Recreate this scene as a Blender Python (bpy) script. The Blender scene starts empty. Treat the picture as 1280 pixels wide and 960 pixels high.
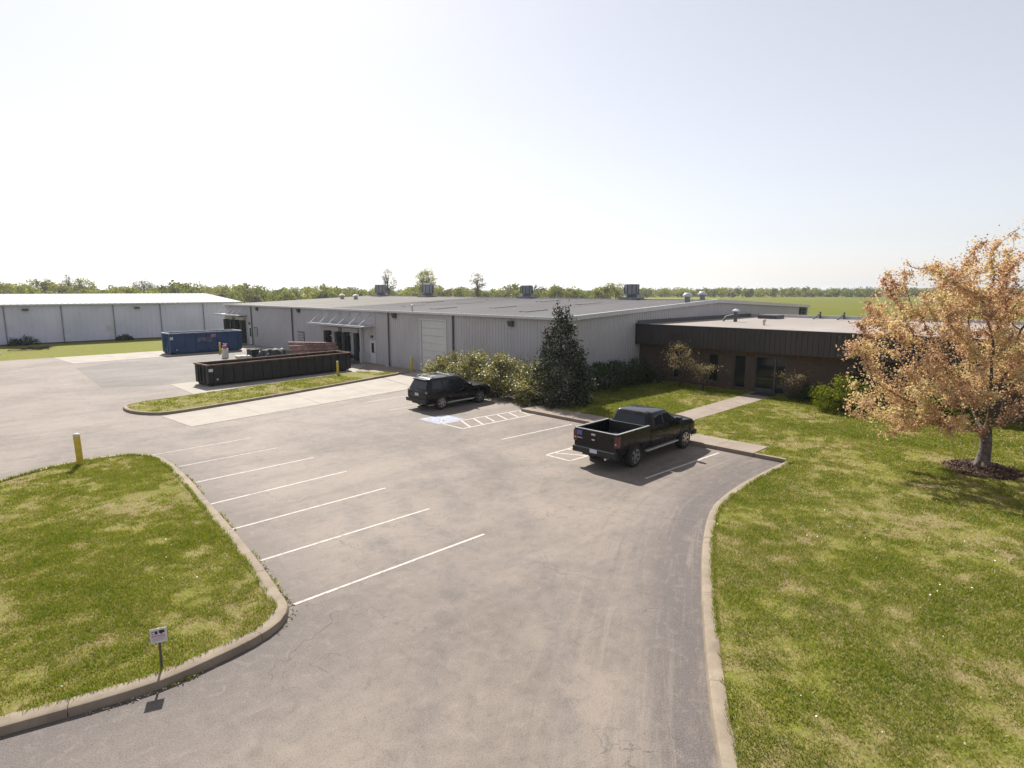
import bpy, bmesh, math, random
import numpy as np
from mathutils import Vector, Matrix
from mathutils.geometry import tessellate_polygon

R = math.radians
scene = bpy.context.scene
COL = scene.collection
rng = np.random.default_rng(7)
random.seed(7)

# ------------------------------------------------------------------ camera, sky, sun, exposure
cam_d = bpy.data.cameras.new('camera'); cam = bpy.data.objects.new('camera', cam_d); COL.objects.link(cam)
cam_d.sensor_width = 36.0; cam_d.lens = 750.0 / 1280.0 * 36.0
cam_d.clip_start = 0.1; cam_d.clip_end = 20000
cam.location = (0, 0, 6.5)
cam.rotation_euler = (R(90 - 8.867), 0, R(-45))
scene.camera = cam

SUN = Vector((0.42, 0.98, 1.0)).normalized()        # direction towards the sun
world = bpy.data.worlds.new('World'); scene.world = world; world.use_nodes = True
wn = world.node_tree
bg = wn.nodes['Background']
sky = wn.nodes.new('ShaderNodeTexSky'); sky.sky_type = 'NISHITA'; sky.sun_disc = False
sky.sun_elevation = math.asin(SUN.z); sky.sun_rotation = math.atan2(SUN.x, SUN.y)
sky.air_density = 1.0; sky.dust_density = 0.9; sky.ozone_density = 1.0; sky.altitude = 200
hsv = wn.nodes.new('ShaderNodeHueSaturation'); hsv.inputs['Saturation'].default_value = 0.46     # thin high veil: pale sky all round
wn.links.new(sky.outputs[0], hsv.inputs['Color']); 
gam = wn.nodes.new('ShaderNodeGamma'); gam.inputs[1].default_value = 0.66                     # even bright veil, the same function over the whole dome
gain = wn.nodes.new('ShaderNodeMix'); gain.data_type = 'RGBA'; gain.blend_type = 'MULTIPLY'; gain.inputs[0].default_value = 1.0; gain.inputs[7].default_value = (1.62, 1.59, 1.64, 1)
wn.links.new(hsv.outputs[0], gam.inputs[0]); wn.links.new(gam.outputs[0], gain.inputs[6]); wn.links.new(gain.outputs[2], bg.inputs[0]); bg.inputs[1].default_value = 0.094
sun_d = bpy.data.lights.new('sun', 'SUN'); sun_d.energy = 4.9; sun_d.angle = R(0.53); sun_d.color = (1.0, 0.96, 0.89)
sun = bpy.data.objects.new('sun', sun_d); COL.objects.link(sun)
sun.rotation_euler = (-SUN).to_track_quat('-Z', 'Y').to_euler(); sun.location = (10, 30, 60)
scene.view_settings.view_transform = 'Standard'; scene.view_settings.look = 'None'
scene.view_settings.exposure = 0.75; scene.view_settings.gamma = 1.0
scene.view_settings.use_curve_mapping = False
scene.render.engine = 'CYCLES'
cy = scene.cycles
cy.use_denoising = True
try: cy.denoiser = 'OPENIMAGEDENOISE'
except Exception: pass
cy.max_bounces = 6; cy.diffuse_bounces = 3; cy.glossy_bounces = 3; cy.transmission_bounces = 4
cy.transparent_max_bounces = 6; cy.volume_bounces = 0
cy.caustics_reflective = False; cy.caustics_refractive = False

# ------------------------------------------------------------------ material helpers
def N(nt, t, ins=None, **pr):
    n = nt.nodes.new(t)
    for k, v in pr.items(): setattr(n, k, v)
    for k, v in (ins or {}).items():
        s = n.inputs[k]
        if hasattr(v, 'is_linked') or isinstance(v, bpy.types.NodeSocket): nt.links.new(v, s)
        else: s.default_value = v
    return n
def c4(c): return (c[0], c[1], c[2], 1.0)
def mixc(nt, f, a, b, blend='MIX'):
    n = nt.nodes.new('ShaderNodeMix'); n.data_type = 'RGBA'; n.blend_type = blend
    for i, v in ((0, f), (6, a), (7, b)):
        if isinstance(v, bpy.types.NodeSocket): nt.links.new(v, n.inputs[i])
        else: n.inputs[i].default_value = c4(v) if i else v
    return n.outputs[2]
def pos(nt, scale=(1, 1, 1), rot=(0, 0, 0), obj=False):
    if obj: s = N(nt, 'ShaderNodeTexCoord').outputs['Object']
    else: s = N(nt, 'ShaderNodeNewGeometry').outputs['Position']
    return N(nt, 'ShaderNodeMapping', {'Vector': s, 'Scale': scale, 'Rotation': rot}).outputs[0]
def noise(nt, v, scale, detail=4, rough=0.55, dist=0.0):
    return N(nt, 'ShaderNodeTexNoise', {'Vector': v, 'Scale': scale, 'Detail': detail, 'Roughness': rough, 'Distortion': dist}).outputs[0]
def rmp(nt, f, lo, hi, a=0.0, b=1.0):
    return N(nt, 'ShaderNodeMapRange', {'Value': f, 'From Min': lo, 'From Max': hi, 'To Min': a, 'To Max': b}).outputs[0]
def mth(nt, op, a, b=0.5):
    n = nt.nodes.new('ShaderNodeMath'); n.operation = op; n.use_clamp = False
    for i, v in ((0, a), (1, b)):
        if isinstance(v, bpy.types.NodeSocket): nt.links.new(v, n.inputs[i])
        else: n.inputs[i].default_value = v
    return n.outputs[0]
def attr(nt, name): return N(nt, 'ShaderNodeAttribute', attribute_name=name).outputs['Fac']
def newmat(name):
    m = bpy.data.materials.new(name); m.use_nodes = True
    nt = m.node_tree; b = nt.nodes['Principled BSDF']
    return m, nt, b
def setin(b, **k):
    for n, v in k.items(): b.inputs[n.replace('_', ' ')].default_value = v
def bump(nt, b, h, strength=0.3, dist=0.02):
    n = N(nt, 'ShaderNodeBump', {'Height': h, 'Strength': strength, 'Distance': dist})
    nt.links.new(n.outputs[0], b.inputs['Normal'])
def plain(name, col, rough=0.6, metal=0.0, var=0.12, scale=3.0, coat=0.0, spec=0.5, bmp=0.0, obj=True):
    """one colour with soft dirt and tone variation"""
    m, nt, b = newmat(name)
    v = pos(nt, obj=obj)
    f = noise(nt, v, scale, 5, 0.6)
    d = tuple(c * (1 - var * 2) for c in col); l = tuple(min(1, c * (1 + var)) for c in col)
    nt.links.new(mixc(nt, rmp(nt, f, 0.3, 0.7), d, l), b.inputs['Base Color'])
    nt.links.new(rmp(nt, noise(nt, v, scale * 2.3, 3), 0.3, 0.7, max(0.02, rough - 0.08), min(1, rough + 0.08)), b.inputs['Roughness'])
    b.inputs['Metallic'].default_value = metal; b.inputs['Coat Weight'].default_value = coat
    b.inputs['Specular IOR Level'].default_value = spec; b.inputs['Coat Roughness'].default_value = 0.04
    if bmp: bump(nt, b, noise(nt, v, scale * 8, 4), bmp, 0.01)
    return m
def leafmat(name, cols, trans=0.45, gloss=0.12, rough=0.45):
    """leaf faces, colour by the per-face random value; light passes through"""
    m = bpy.data.materials.new(name); m.use_nodes = True; nt = m.node_tree; nt.nodes.clear()
    r = N(nt, 'ShaderNodeValToRGB', {'Fac': attr(nt, 'rnd')})
    el = r.color_ramp.elements
    while len(el) < len(cols): el.new(0.5)
    for i, c in enumerate(cols): el[i].position = i / (len(cols) - 1); el[i].color = c4(c)
    d = N(nt, 'ShaderNodeBsdfDiffuse', {'Color': r.outputs[0]})
    tc = mixc(nt, 0.5, r.outputs[0], (1.0, 0.95, 0.45), 'MULTIPLY')
    t = N(nt, 'ShaderNodeBsdfTranslucent', {'Color': tc})
    g = N(nt, 'ShaderNodeBsdfGlossy', {'Color': (1, 1, 1, 1), 'Roughness': rough})
    a = N(nt, 'ShaderNodeMixShader', {0: trans, 1: d.outputs[0], 2: t.outputs[0]})
    fr = N(nt, 'ShaderNodeFresnel', {'IOR': 1.4})
    q = N(nt, 'ShaderNodeMixShader', {0: mth(nt, 'MULTIPLY', fr.outputs[0], gloss * 8), 1: a.outputs[0], 2: g.outputs[0]})
    o = N(nt, 'ShaderNodeOutputMaterial', {'Surface': q.outputs[0]})
    return m

M = {}
# asphalt: pale worn wheel areas, darker unworn strips near kerbs (attribute), cracks, tyre scuffs
def asphalt(name, light, dark, use_attr=True):
    m, nt, b = newmat(name)
    v = pos(nt)
    big = noise(nt, v, 0.16, 6, 0.62, 0.6)
    mid = noise(nt, v, 0.9, 5, 0.65)
    fine = noise(nt, v, 42, 3, 0.7)
    stre = noise(nt, pos(nt, (0.12, 1.0, 1), (0, 0, 0.5)), 0.8, 5, 0.6, 0.4)
    c = mixc(nt, rmp(nt, big, 0.37, 0.60), dark, light)
    c = mixc(nt, rmp(nt, mid, 0.35, 0.75, 0, 0.45), c, tuple(x * 1.22 for x in light))
    c = mixc(nt, rmp(nt, stre, 0.50, 0.74, 0, 0.42), c, tuple(x * 0.62 for x in dark))
    if use_attr:
        w = mth(nt, 'ADD', attr(nt, 'strip'), mth(nt, 'MULTIPLY', mth(nt, 'SUBTRACT', big, 0.5), 1.0))
        c = mixc(nt, rmp(nt, w, 0.28, 0.80, 0, 0.85), c, (0.088, 0.073, 0.068))
        sc = noise(nt, v, 1.7, 7, 0.75, 1.2)
        c = mixc(nt, mth(nt, 'MULTIPLY', rmp(nt, sc, 0.56, 0.72, 0, 0.5), attr(nt, 'strip')), c, light)
        kv = N(nt, 'ShaderNodeCombineXYZ', {0: mth(nt, 'MULTIPLY', attr(nt, 'kerb_dist'), 3.2), 1: mth(nt, 'MULTIPLY', attr(nt, 'kerb_along'), 0.16)}).outputs[0]
        ks = noise(nt, kv, 1.0, 7, 0.75, 0.5)
        near = rmp(nt, attr(nt, 'kerb_dist'), 2.2, 4.5, 1, 0)
        c = mixc(nt, mth(nt, 'MULTIPLY', rmp(nt, ks, 0.52, 0.66, 0, 0.75), near), c, tuple(x * 1.05 for x in light))
        c = mixc(nt, mth(nt, 'MULTIPLY', rmp(nt, ks, 0.30, 0.45, 0.55, 0), near), c, (0.075, 0.062, 0.058))
        tk = mth(nt, 'MULTIPLY', attr(nt, 'track'), rmp(nt, noise(nt, v, 1.2, 5, 0.7), 0.35, 0.7))
        c = mixc(nt, mth(nt, 'MULTIPLY', tk, 0.62), c, (0.085, 0.076, 0.076))
    blot = noise(nt, v, 3.6, 8, 0.78, 0.8)
    c = mixc(nt, rmp(nt, blot, 0.36, 0.48, 0.38, 0), c, tuple(x * 0.6 for x in dark))
    c = mixc(nt, rmp(nt, blot, 0.53, 0.68, 0, 0.4), c, tuple(min(1, x * 1.25) for x in light))
    if use_attr: c = mixc(nt, mth(nt, 'MULTIPLY', attr(nt, 'oil'), rmp(nt, noise(nt, v, 4, 5, 0.7), 0.3, 0.65)), c, (0.05, 0.044, 0.04))
    # fine aggregate speckle
    c = mixc(nt, rmp(nt, fine, 0.42, 0.8, 0, 0.30), c, (0.44, 0.40, 0.37))
    c = mixc(nt, rmp(nt, noise(nt, v, 38, 3, 0.6), 0.54, 0.7, 0, 0.5), c, (0.04, 0.038, 0.038))
    # cracks
    wob = N(nt, 'ShaderNodeVectorMath', {0: v, 1: N(nt, 'ShaderNodeVectorMath', {0: N(nt, 'ShaderNodeTexNoise', {'Vector': v, 'Scale': 1.6, 'Detail': 5}).outputs[1], 1: (1.1, 1.1, 0)}, operation='MULTIPLY').outputs[0]}, operation='ADD').outputs[0]
    for s, th, lo, hi, am in ((0.24, 0.0024, 0.45, 0.58, 0.55), (1.3, 0.010, 0.56, 0.66, 0.6)):
        e = N(nt, 'ShaderNodeTexVoronoi', {'Vector': wob, 'Scale': s}, feature='DISTANCE_TO_EDGE').outputs[0]
        k = mth(nt, 'MULTIPLY', rmp(nt, e, th * 0.3, th, 1, 0), rmp(nt, noise(nt, v, 0.21 + s * 0.1, 3), lo, hi, 0, am))
        c = mixc(nt, k, c, (0.05, 0.045, 0.042))
    nt.links.new(c, b.inputs['Base Color'])
    setin(b, Roughness=0.8, Specular_IOR_Level=0.3)
    bump(nt, b, fine, 0.35, 0.012)
    return m
M['asphalt'] = asphalt('asphalt', (0.220, 0.178, 0.145), (0.128, 0.102, 0.083))
M['asphalt_old'] = asphalt('asphalt_old', (0.155, 0.132, 0.112), (0.085, 0.076, 0.065), False)
def concrete(name, a, bcol, sc=0.7):
    m, nt, b = newmat(name); v = pos(nt)
    f = noise(nt, v, sc, 7, 0.65, 0.3)
    c = mixc(nt, rmp(nt, f, 0.32, 0.68), a, bcol)
    c = mixc(nt, rmp(nt, noise(nt, v, 9, 5, 0.7), 0.52, 0.75, 0, 0.45), c, tuple(x * 0.55 for x in a))
    c = mixc(nt, rmp(nt, noise(nt, v, 45, 2), 0.55, 0.8, 0, 0.3), c, (0.12, 0.11, 0.10))
    nt.links.new(c, b.inputs['Base Color']); setin(b, Roughness=0.85, Specular_IOR_Level=0.25)
    bump(nt, b, noise(nt, v, 30, 4, 0.7), 0.3, 0.01)
    return m
M['concrete'] = concrete('concrete', (0.30, 0.265, 0.225), (0.385, 0.345, 0.295))
M['kerb'] = concrete('kerb_concrete', (0.20, 0.158, 0.115), (0.30, 0.245, 0.18), 1.3)
M['walk'] = concrete('walk_concrete', (0.235, 0.188, 0.148), (0.31, 0.25, 0.20))
def lawn(name, green, green2, tan, tan_lo=0.47, tan_hi=0.62, sc=0.33):
    m, nt, b = newmat(name); v = pos(nt)
    f1 = noise(nt, v, sc, 6, 0.68, 0.4); f2 = noise(nt, v, 1.9, 5, 0.7); f3 = noise(nt, v, 14, 5, 0.75)
    c = mixc(nt, rmp(nt, f2, 0.35, 0.65), green, green2)
    t = mth(nt, 'ADD', mth(nt, 'MULTIPLY', f1, 0.62), mth(nt, 'MULTIPLY', f2, 0.38))
    c = mixc(nt, rmp(nt, t, tan_lo, tan_hi, 0, 0.85), c, tan)
    c = mixc(nt, rmp(nt, f3, 0.38, 0.72, 0, 0.55), c, tuple(x * 0.45 for x in green))
    c = mixc(nt, rmp(nt, noise(nt, v, 26, 3, 0.6), 0.56, 0.75, 0, 0.4), c, tuple(min(1, x * 1.5) for x in tan))
    nt.links.new(c, b.inputs['Base Color']); setin(b, Roughness=0.95, Specular_IOR_Level=0.1)
    bump(nt, b, f3, 0.8, 0.05)
    return m
M['lawn'] = lawn('lawn_soil', (0.165, 0.178, 0.028), (0.235, 0.222, 0.05), (0.31, 0.22, 0.14), 0.44, 0.60, 0.45)
M['field'] = lawn('field_grass', (0.15, 0.165, 0.022), (0.20, 0.205, 0.03), (0.25, 0.21, 0.075), 0.47, 0.62, 0.02)
M['crop'] = lawn('crop_grass', (0.105, 0.128, 0.010), (0.15, 0.155, 0.013), (0.19, 0.155, 0.035), 0.47, 0.62, 0.012)
M['blade'] = leafmat('grass_blade', [(0.105, 0.165, 0.010), (0.205, 0.255, 0.018), (0.315, 0.305, 0.045), (0.47, 0.38, 0.21)], 0.45, 0.01, 0.6)
M['flower'] = plain('blossom_white', (0.75, 0.75, 0.68), 0.8, var=0.05)
M['mulch'] = lawn('mulch', (0.06, 0.035, 0.025), (0.10, 0.06, 0.042), (0.17, 0.115, 0.08), 0.5, 0.6, 1.6)
def paint(name, col, wear=0.5):
    m, nt, b = newmat(name); v = pos(nt)
    f = noise(nt, v, 6, 6, 0.75); g = noise(nt, v, 30, 3, 0.7)
    t = mth(nt, 'ADD', mth(nt, 'MULTIPLY', f, 0.7), mth(nt, 'MULTIPLY', g, 0.3))
    c = mixc(nt, rmp(nt, t, wear, wear + 0.10), col, (0.30, 0.265, 0.245))
    nt.links.new(c, b.inputs['Base Color']); setin(b, Roughness=0.8, Specular_IOR_Level=0.2)
    return m
M['line'] = paint('line_paint', (0.54, 0.49, 0.44), 0.50)
M['line_faded'] = paint('line_paint_faded', (0.50, 0.46, 0.43), 0.47)
M['blue_paint'] = paint('blue_stall_paint', (0.33, 0.36, 0.46), 0.50)
M['yellow'] = plain('yellow_paint', (0.58, 0.42, 0.035), 0.5, var=0.15, scale=5)
# ribbed sheet metal
M['siding'] = plain('siding_grey', (0.44, 0.42, 0.44), 0.45, var=0.06, scale=0.5, obj=False)
M['white_siding'] = plain('siding_white', (0.56, 0.56, 0.70), 0.5, var=0.06, scale=0.25, obj=False)
def streak(name, col, rough=0.45):
    m, nt, b = newmat(name); v = pos(nt)
    f = noise(nt, pos(nt, (1, 1, 0.10)), 2.6, 6, 0.7); g = noise(nt, v, 0.35, 5, 0.6)
    c = mixc(nt, rmp(nt, g, 0.3, 0.7), tuple(x * 0.9 for x in col), tuple(min(1, x * 1.06) for x in col))
    c = mixc(nt, rmp(nt, f, 0.55, 0.75, 0, 0.32), c, tuple(x * y for x, y in zip(col, (0.58, 0.54, 0.48))))
    nt.links.new(c, b.inputs['Base Color']); setin(b, Roughness=rough); return m
M['siding'] = streak('siding_grey_streaked', (0.44, 0.42, 0.44)); M['white_siding'] = streak('siding_white_streaked', (0.56, 0.56, 0.68))
M['trim'] = plain('trim_light', (0.52, 0.52, 0.53), 0.45, var=0.05)
M['dark_trim'] = plain('trim_dark', (0.07, 0.07, 0.075), 0.5, var=0.1)
M['garage'] = plain('garage_white', (0.55, 0.545, 0.54), 0.45, var=0.04, scale=0.8)
def roofm(name, a, bcol, stripes):
    m, nt, b = newmat(name); v = pos(nt)
    f = noise(nt, v, 0.08, 5, 0.6); g = noise(nt, pos(nt, (0.06, 1, 1)), 0.5, 5, 0.65)
    c = mixc(nt, rmp(nt, f, 0.35, 0.65), a, bcol)
    c = mixc(nt, rmp(nt, g, 0.45, 0.7, 0, stripes), c, tuple(min(1, x * 1.7) for x in bcol))
    c = mixc(nt, rmp(nt, noise(nt, v, 1.1, 5, 0.7), 0.5, 0.75, 0, 0.4), c, tuple(x * 0.6 for x in a))
    nt.links.new(c, b.inputs['Base Color']); setin(b, Roughness=0.75, Specular_IOR_Level=0.3)
    return m
M['roof_dark'] = roofm('roof_dark', (0.098, 0.090, 0.092), (0.125, 0.114, 0.115), 0.35)
M['roof_tan'] = roofm('roof_tan', (0.24, 0.215, 0.185), (0.30, 0.27, 0.235), 0.3)
M['roof_gravel'] = roofm('roof_gravel', (0.25, 0.215, 0.188), (0.295, 0.255, 0.225), 0.25)
M['roof_white'] = roofm('roof_white', (0.40, 0.39, 0.395), (0.48, 0.465, 0.465), 0.3)
M['skylight'] = plain('skylight_sheet', (0.135, 0.124, 0.122), 0.9, var=0.1, spec=0.1)
M['fascia'] = plain('fascia_bronze', (0.042, 0.035, 0.032), 0.42, var=0.1, scale=0.6)
M['vent_metal'] = plain('vent_galvanised', (0.22, 0.23, 0.25), 0.45, metal=0.4, var=0.12, scale=2)
M['alu'] = plain('aluminium', (0.50, 0.50, 0.50), 0.4, metal=0.3, var=0.06)
M['black_rubber'] = plain('black_rubber', (0.022, 0.022, 0.024), 0.75, var=0.2)
M['void'] = plain('dark_opening', (0.012, 0.012, 0.013), 0.9, var=0.1)
def brickm():
    m, nt, b = newmat('brick_brown')
    s = N(nt, 'ShaderNodeTexCoord').outputs['Object']
    x = N(nt, 'ShaderNodeSeparateXYZ', {0: s})
    v = N(nt, 'ShaderNodeCombineXYZ', {0: x.outputs[1], 1: x.outputs[2]}).outputs[0]
    t = N(nt, 'ShaderNodeTexBrick', {'Vector': v, 'Color1': (0.070, 0.043, 0.031, 1), 'Color2': (0.105, 0.067, 0.047, 1), 'Mortar': (0.10, 0.085, 0.072, 1), 'Scale': 1.0,
          'Mortar Size': 0.008, 'Brick Width': 0.21, 'Row Height': 0.075})
    f = noise(nt, s, 0.9, 5, 0.7)
    c = mixc(nt, rmp(nt, f, 0.4, 0.7, 0, 0.5), t.outputs[0], (0.065, 0.036, 0.026))
    nt.links.new(c, b.inputs['Base Color']); setin(b, Roughness=0.85)
    bump(nt, b, t.outputs[1], -0.4, 0.008)
    return m
M['brick'] = brickm()
def glassm(name, col=(0.012, 0.014, 0.017), rough=0.03):
    m, nt, b = newmat(name)
    f = noise(nt, pos(nt, obj=True), 1.5, 2)
    nt.links.new(mixc(nt, f, col, tuple(x * 1.6 for x in col)), b.inputs['Base Color'])
    setin(b, Roughness=rough, Specular_IOR_Level=0.5)
    return m
M['glass'] = glassm('tinted_glass')
M['car_paint'] = plain('black_car_paint', (0.0045, 0.004, 0.0065), 0.3, var=0.15, scale=2, coat=0.35, spec=0.22)
M['car_plastic'] = plain('car_plastic', (0.018, 0.018, 0.019), 0.6, var=0.1)
M['tyre'] = plain('tyre_rubber', (0.025, 0.024, 0.023), 0.85, var=0.25, scale=12)
M['rim'] = plain('rim_alloy', (0.42, 0.42, 0.43), 0.3, metal=0.8, var=0.05)
M['chrome'] = plain('chrome', (0.55, 0.55, 0.56), 0.15, metal=0.9, var=0.03)
M['red_lens'] = plain('red_lens', (0.10, 0.006, 0.010), 0.2, var=0.1, coat=0.6)
M['clear_lens'] = plain('clear_lens', (0.5, 0.5, 0.5), 0.1, var=0.05, coat=0.6)
M['plate'] = plain('plate_white', (0.55, 0.58, 0.66), 0.5, var=0.1, scale=20)
M['sticker_blue'] = plain('sticker_blue', (0.10, 0.12, 0.38), 0.4, var=0.25, scale=25)
M['dump_black'] = plain('dumpster_black', (0.0105, 0.010, 0.0115), 0.55, var=0.25, scale=1.5)
M['rust'] = plain('rusty_steel', (0.17, 0.085, 0.055), 0.85, var=0.35, scale=3, bmp=0.3)
M['beam'] = plain('beam_red_primer', (0.40, 0.255, 0.22), 0.8, var=0.3, scale=2.5)
def bluedump():
    m, nt, b = newmat('dumpster_blue'); v = pos(nt, obj=True)
    f = noise(nt, v, 0.8, 5, 0.6)
    c = mixc(nt, rmp(nt, f, 0.3, 0.7), (0.010, 0.036, 0.105), (0.018, 0.058, 0.155))
    g = noise(nt, pos(nt, (0.7, 1, 1.6), obj=True), 1.1, 4, 0.6)
    c = mixc(nt, rmp(nt, g, 0.62, 0.7, 0, 0.6), c, (0.13, 0.09, 0.14))
    nt.links.new(c, b.inputs['Base Color']); setin(b, Roughness=0.5)
    return m
M['dump_blue'] = bluedump()
M['bark'] = plain('bark', (0.13, 0.105, 0.09), 0.9, var=0.35, scale=9, bmp=0.6)
M['bark_dark'] = plain('bark_dark', (0.06, 0.05, 0.042), 0.9, var=0.3, scale=9, bmp=0.5)
M['maple'] = leafmat('maple_leaf', [(0.34, 0.18, 0.14), (0.54, 0.33, 0.25), (0.66, 0.45, 0.31), (0.74, 0.57, 0.38), (0.62, 0.57, 0.28)], 0.52, 0.0)
M['holly'] = leafmat('holly_leaf', [(0.014, 0.020, 0.011), (0.024, 0.034, 0.016), (0.05, 0.058, 0.028), (0.15, 0.14, 0.08)], 0.15, 0.018, 0.75)
M['laurel'] = leafmat('laurel_leaf', [(0.06, 0.07, 0.02), (0.16, 0.155, 0.04), (0.30, 0.27, 0.08), (0.55, 0.48, 0.20)], 0.35, 0.03, 0.7)
M['hedge'] = leafmat('hedge_leaf', [(0.020, 0.042, 0.009), (0.038, 0.07, 0.015), (0.06, 0.095, 0.02)], 0.3, 0.015)
M['bright_shrub'] = leafmat('bright_shrub_leaf', [(0.07, 0.095, 0.012), (0.14, 0.165, 0.02), (0.25, 0.27, 0.045)], 0.45, 0.0)
M['pale_leaf'] = leafmat('pale_leaf', [(0.10, 0.07, 0.05), (0.22, 0.18, 0.09), (0.34, 0.30, 0.16), (0.34, 0.22, 0.19)], 0.45, 0.0)
M['spring'] = leafmat('spring_leaf', [(0.13, 0.11, 0.055), (0.15, 0.165, 0.04), (0.22, 0.24, 0.045), (0.31, 0.32, 0.065), (0.26, 0.21, 0.10)], 0.48, 0.0)
M['bare'] = leafmat('bare_twig', [(0.13, 0.12, 0.085), (0.16, 0.165, 0.085), (0.20, 0.20, 0.11)], 0.35, 0.0)
M['hill'] = lawn('hill_wood', (0.05, 0.075, 0.03), (0.07, 0.09, 0.035), (0.10, 0.10, 0.06), 0.5, 0.7, 0.004)
M['sign_white'] = plain('sign_white', (0.62, 0.58, 0.62), 0.4, var=0.06, scale=15)
M['sign_red'] = plain('sign_red', (0.55, 0.10, 0.16), 0.5, var=0.1)
M['sign_black'] = plain('sign_black', (0.015, 0.015, 0.018), 0.5, var=0.1)
M['post'] = plain('steel_post', (0.09, 0.075, 0.065), 0.6, var=0.2, scale=8)
M['white_stuff'] = plain('white_plastic', (0.60, 0.57, 0.50), 0.6, var=0.15)

# ------------------------------------------------------------------ geometry helpers
def mesh(name, V, F, m, parent=None, smooth=False, loc=None):
    me = bpy.data.meshes.new(name)
    me.from_pydata([tuple(v) for v in V], [], [tuple(f) for f in F]); me.update()
    me.materials.append(M[m] if isinstance(m, str) else m)
    o = bpy.data.objects.new(name, me); COL.objects.link(o)
    if smooth:
        me.shade_smooth(); me.set_sharp_from_angle(angle=R(smooth if smooth is not True else 40))
    if parent: o.parent = parent
    if loc: o.location = loc
    return o
def tag(o, label=None, cat=None, group=None, kind=None):
    if label: o['label'] = label
    if cat: o['category'] = cat
    if group: o['group'] = group
    if kind: o['kind'] = kind
    return o
def thing(name, label, cat, loc=(0, 0, 0), rz=0, group=None):
    o = bpy.data.objects.new(name, None); COL.objects.link(o); o.empty_display_size = 0.3
    o.location = loc; o.rotation_euler = (0, 0, rz)
    return tag(o, label, cat, group)
def copy_tree(o, parent=None):
    c = o.copy(); COL.objects.link(c); c.parent = parent
    for ch in [x for x in bpy.data.objects if x.parent == o]: copy_tree(ch, c)
    return c
class B:
    """collects faces"""
    def __init__(s): s.V = []; s.F = []
    def add(s, V, F):
        k = len(s.V); s.V += [tuple(v) for v in V]; s.F += [tuple(i + k for i in f) for f in F]; return s
    def box(s, a, b):
        (x0, y0, z0), (x1, y1, z1) = a, b
        V = [(x, y, z) for z in (z0, z1) for y in (y0, y1) for x in (x0, x1)]
        return s.add(V, [(0, 2, 3, 1), (4, 5, 7, 6), (0, 1, 5, 4), (2, 6, 7, 3), (0, 4, 6, 2), (1, 3, 7, 5)])
    def bar(s, p, q, w, h=None, up=(0, 0, 1)):
        p = Vector(p); q = Vector(q); d = (q - p).normalized(); h = h or w
        u = Vector(up)
        if abs(d.dot(u)) > 0.98: u = Vector((1, 0, 0))
        a = d.cross(u).normalized() * w / 2; b_ = a.cross(d).normalized() * h / 2
        V = [p - a - b_, p + a - b_, p + a + b_, p - a + b_, q - a - b_, q + a - b_, q + a + b_, q - a + b_]
        return s.add(V, [(0, 3, 2, 1), (4, 5, 6, 7), (0, 1, 5, 4), (1, 2, 6, 5), (2, 3, 7, 6), (3, 0, 4, 7)])
    def tube(s, pts, rad, n=8, cap=True):
        pts = [Vector(p) for p in pts]; rad = rad if hasattr(rad, '__len__') else [rad] * len(pts)
        base = len(s.V); prev = None
        for i, p in enumerate(pts):
            d = (pts[min(i + 1, len(pts) - 1)] - pts[max(i - 1, 0)]).normalized()
            if prev is None:
                u = Vector((0, 0, 1)) if abs(d.z) < 0.9 else Vector((1, 0, 0)); a = d.cross(u).normalized()
            else: a = (prev - d * prev.dot(d)).normalized()
            prev = a; b_ = d.cross(a)
            for k in range(n):
                t = 2 * math.pi * k / n; s.V.append(tuple(p + (a * math.cos(t) + b_ * math.sin(t)) * rad[i]))
        for i in range(len(pts) - 1):
            for k in range(n):
                k2 = (k + 1) % n; s.F.append((base + i * n + k, base + i * n + k2, base + (i + 1) * n + k2, base + (i + 1) * n + k))
        if cap:
            s.F.append(tuple(base + k for k in reversed(range(n)))); s.F.append(tuple(base + (len(pts) - 1) * n + k for k in range(n)))
        return s
    def lathe(s, prof, n=24, axis='z', c=(0, 0, 0)):
        base = len(s.V)
        for (r, h) in prof:
            for k in range(n):
                t = 2 * math.pi * k / n; x, y = r * math.cos(t), r * math.sin(t)
                if axis == 'z': s.V.append((c[0] + x, c[1] + y, c[2] + h))
                else: s.V.append((c[0] + x, c[1] + h, c[2] + y))
        for i in range(len(prof) - 1):
            for k in range(n):
                k2 = (k + 1) % n; s.F.append((base + i * n + k, base + i * n + k2, base + (i + 1) * n + k2, base + (i + 1) * n + k))
        return s
    def loft(s, rings, cap=True):
        n = len(rings[0]); base = len(s.V)
        for r in rings: s.V += [tuple(p) for p in r]
        for i in range(len(rings) - 1):
            for k in range(n):
                k2 = (k + 1) % n; s.F.append((base + i * n + k, base + i * n + k2, base + (i + 1) * n + k2, base + (i + 1) * n + k))
        if cap: s.F.append(tuple(base + k for k in reversed(range(n)))); s.F.append(tuple(base + (len(rings) - 1) * n + k for k in range(n)))
        return s
    def make(s, name, m, parent=None, smooth=False, loc=None, recalc=True):
        o = mesh(name, s.V, s.F, m, parent, False, loc)
        if recalc:
            bm = bmesh.new(); bm.from_mesh(o.data); bmesh.ops.recalc_face_normals(bm, faces=bm.faces); bm.to_mesh(o.data); bm.free()
        if smooth: o.data.shade_smooth(); o.data.set_sharp_from_angle(angle=R(smooth if smooth is not True else 40))
        return o
def boxp(name, a, b, m, parent=None, bev=0.0):
    o = B().box(a, b).make(name, m, parent)
    if bev:
        bm = bmesh.new(); bm.from_mesh(o.data); bmesh.ops.bevel(bm, geom=list(bm.edges), offset=bev, segments=2, affect='EDGES', profile=0.6); bm.to_mesh(o.data); bm.free()
    return o
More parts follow.
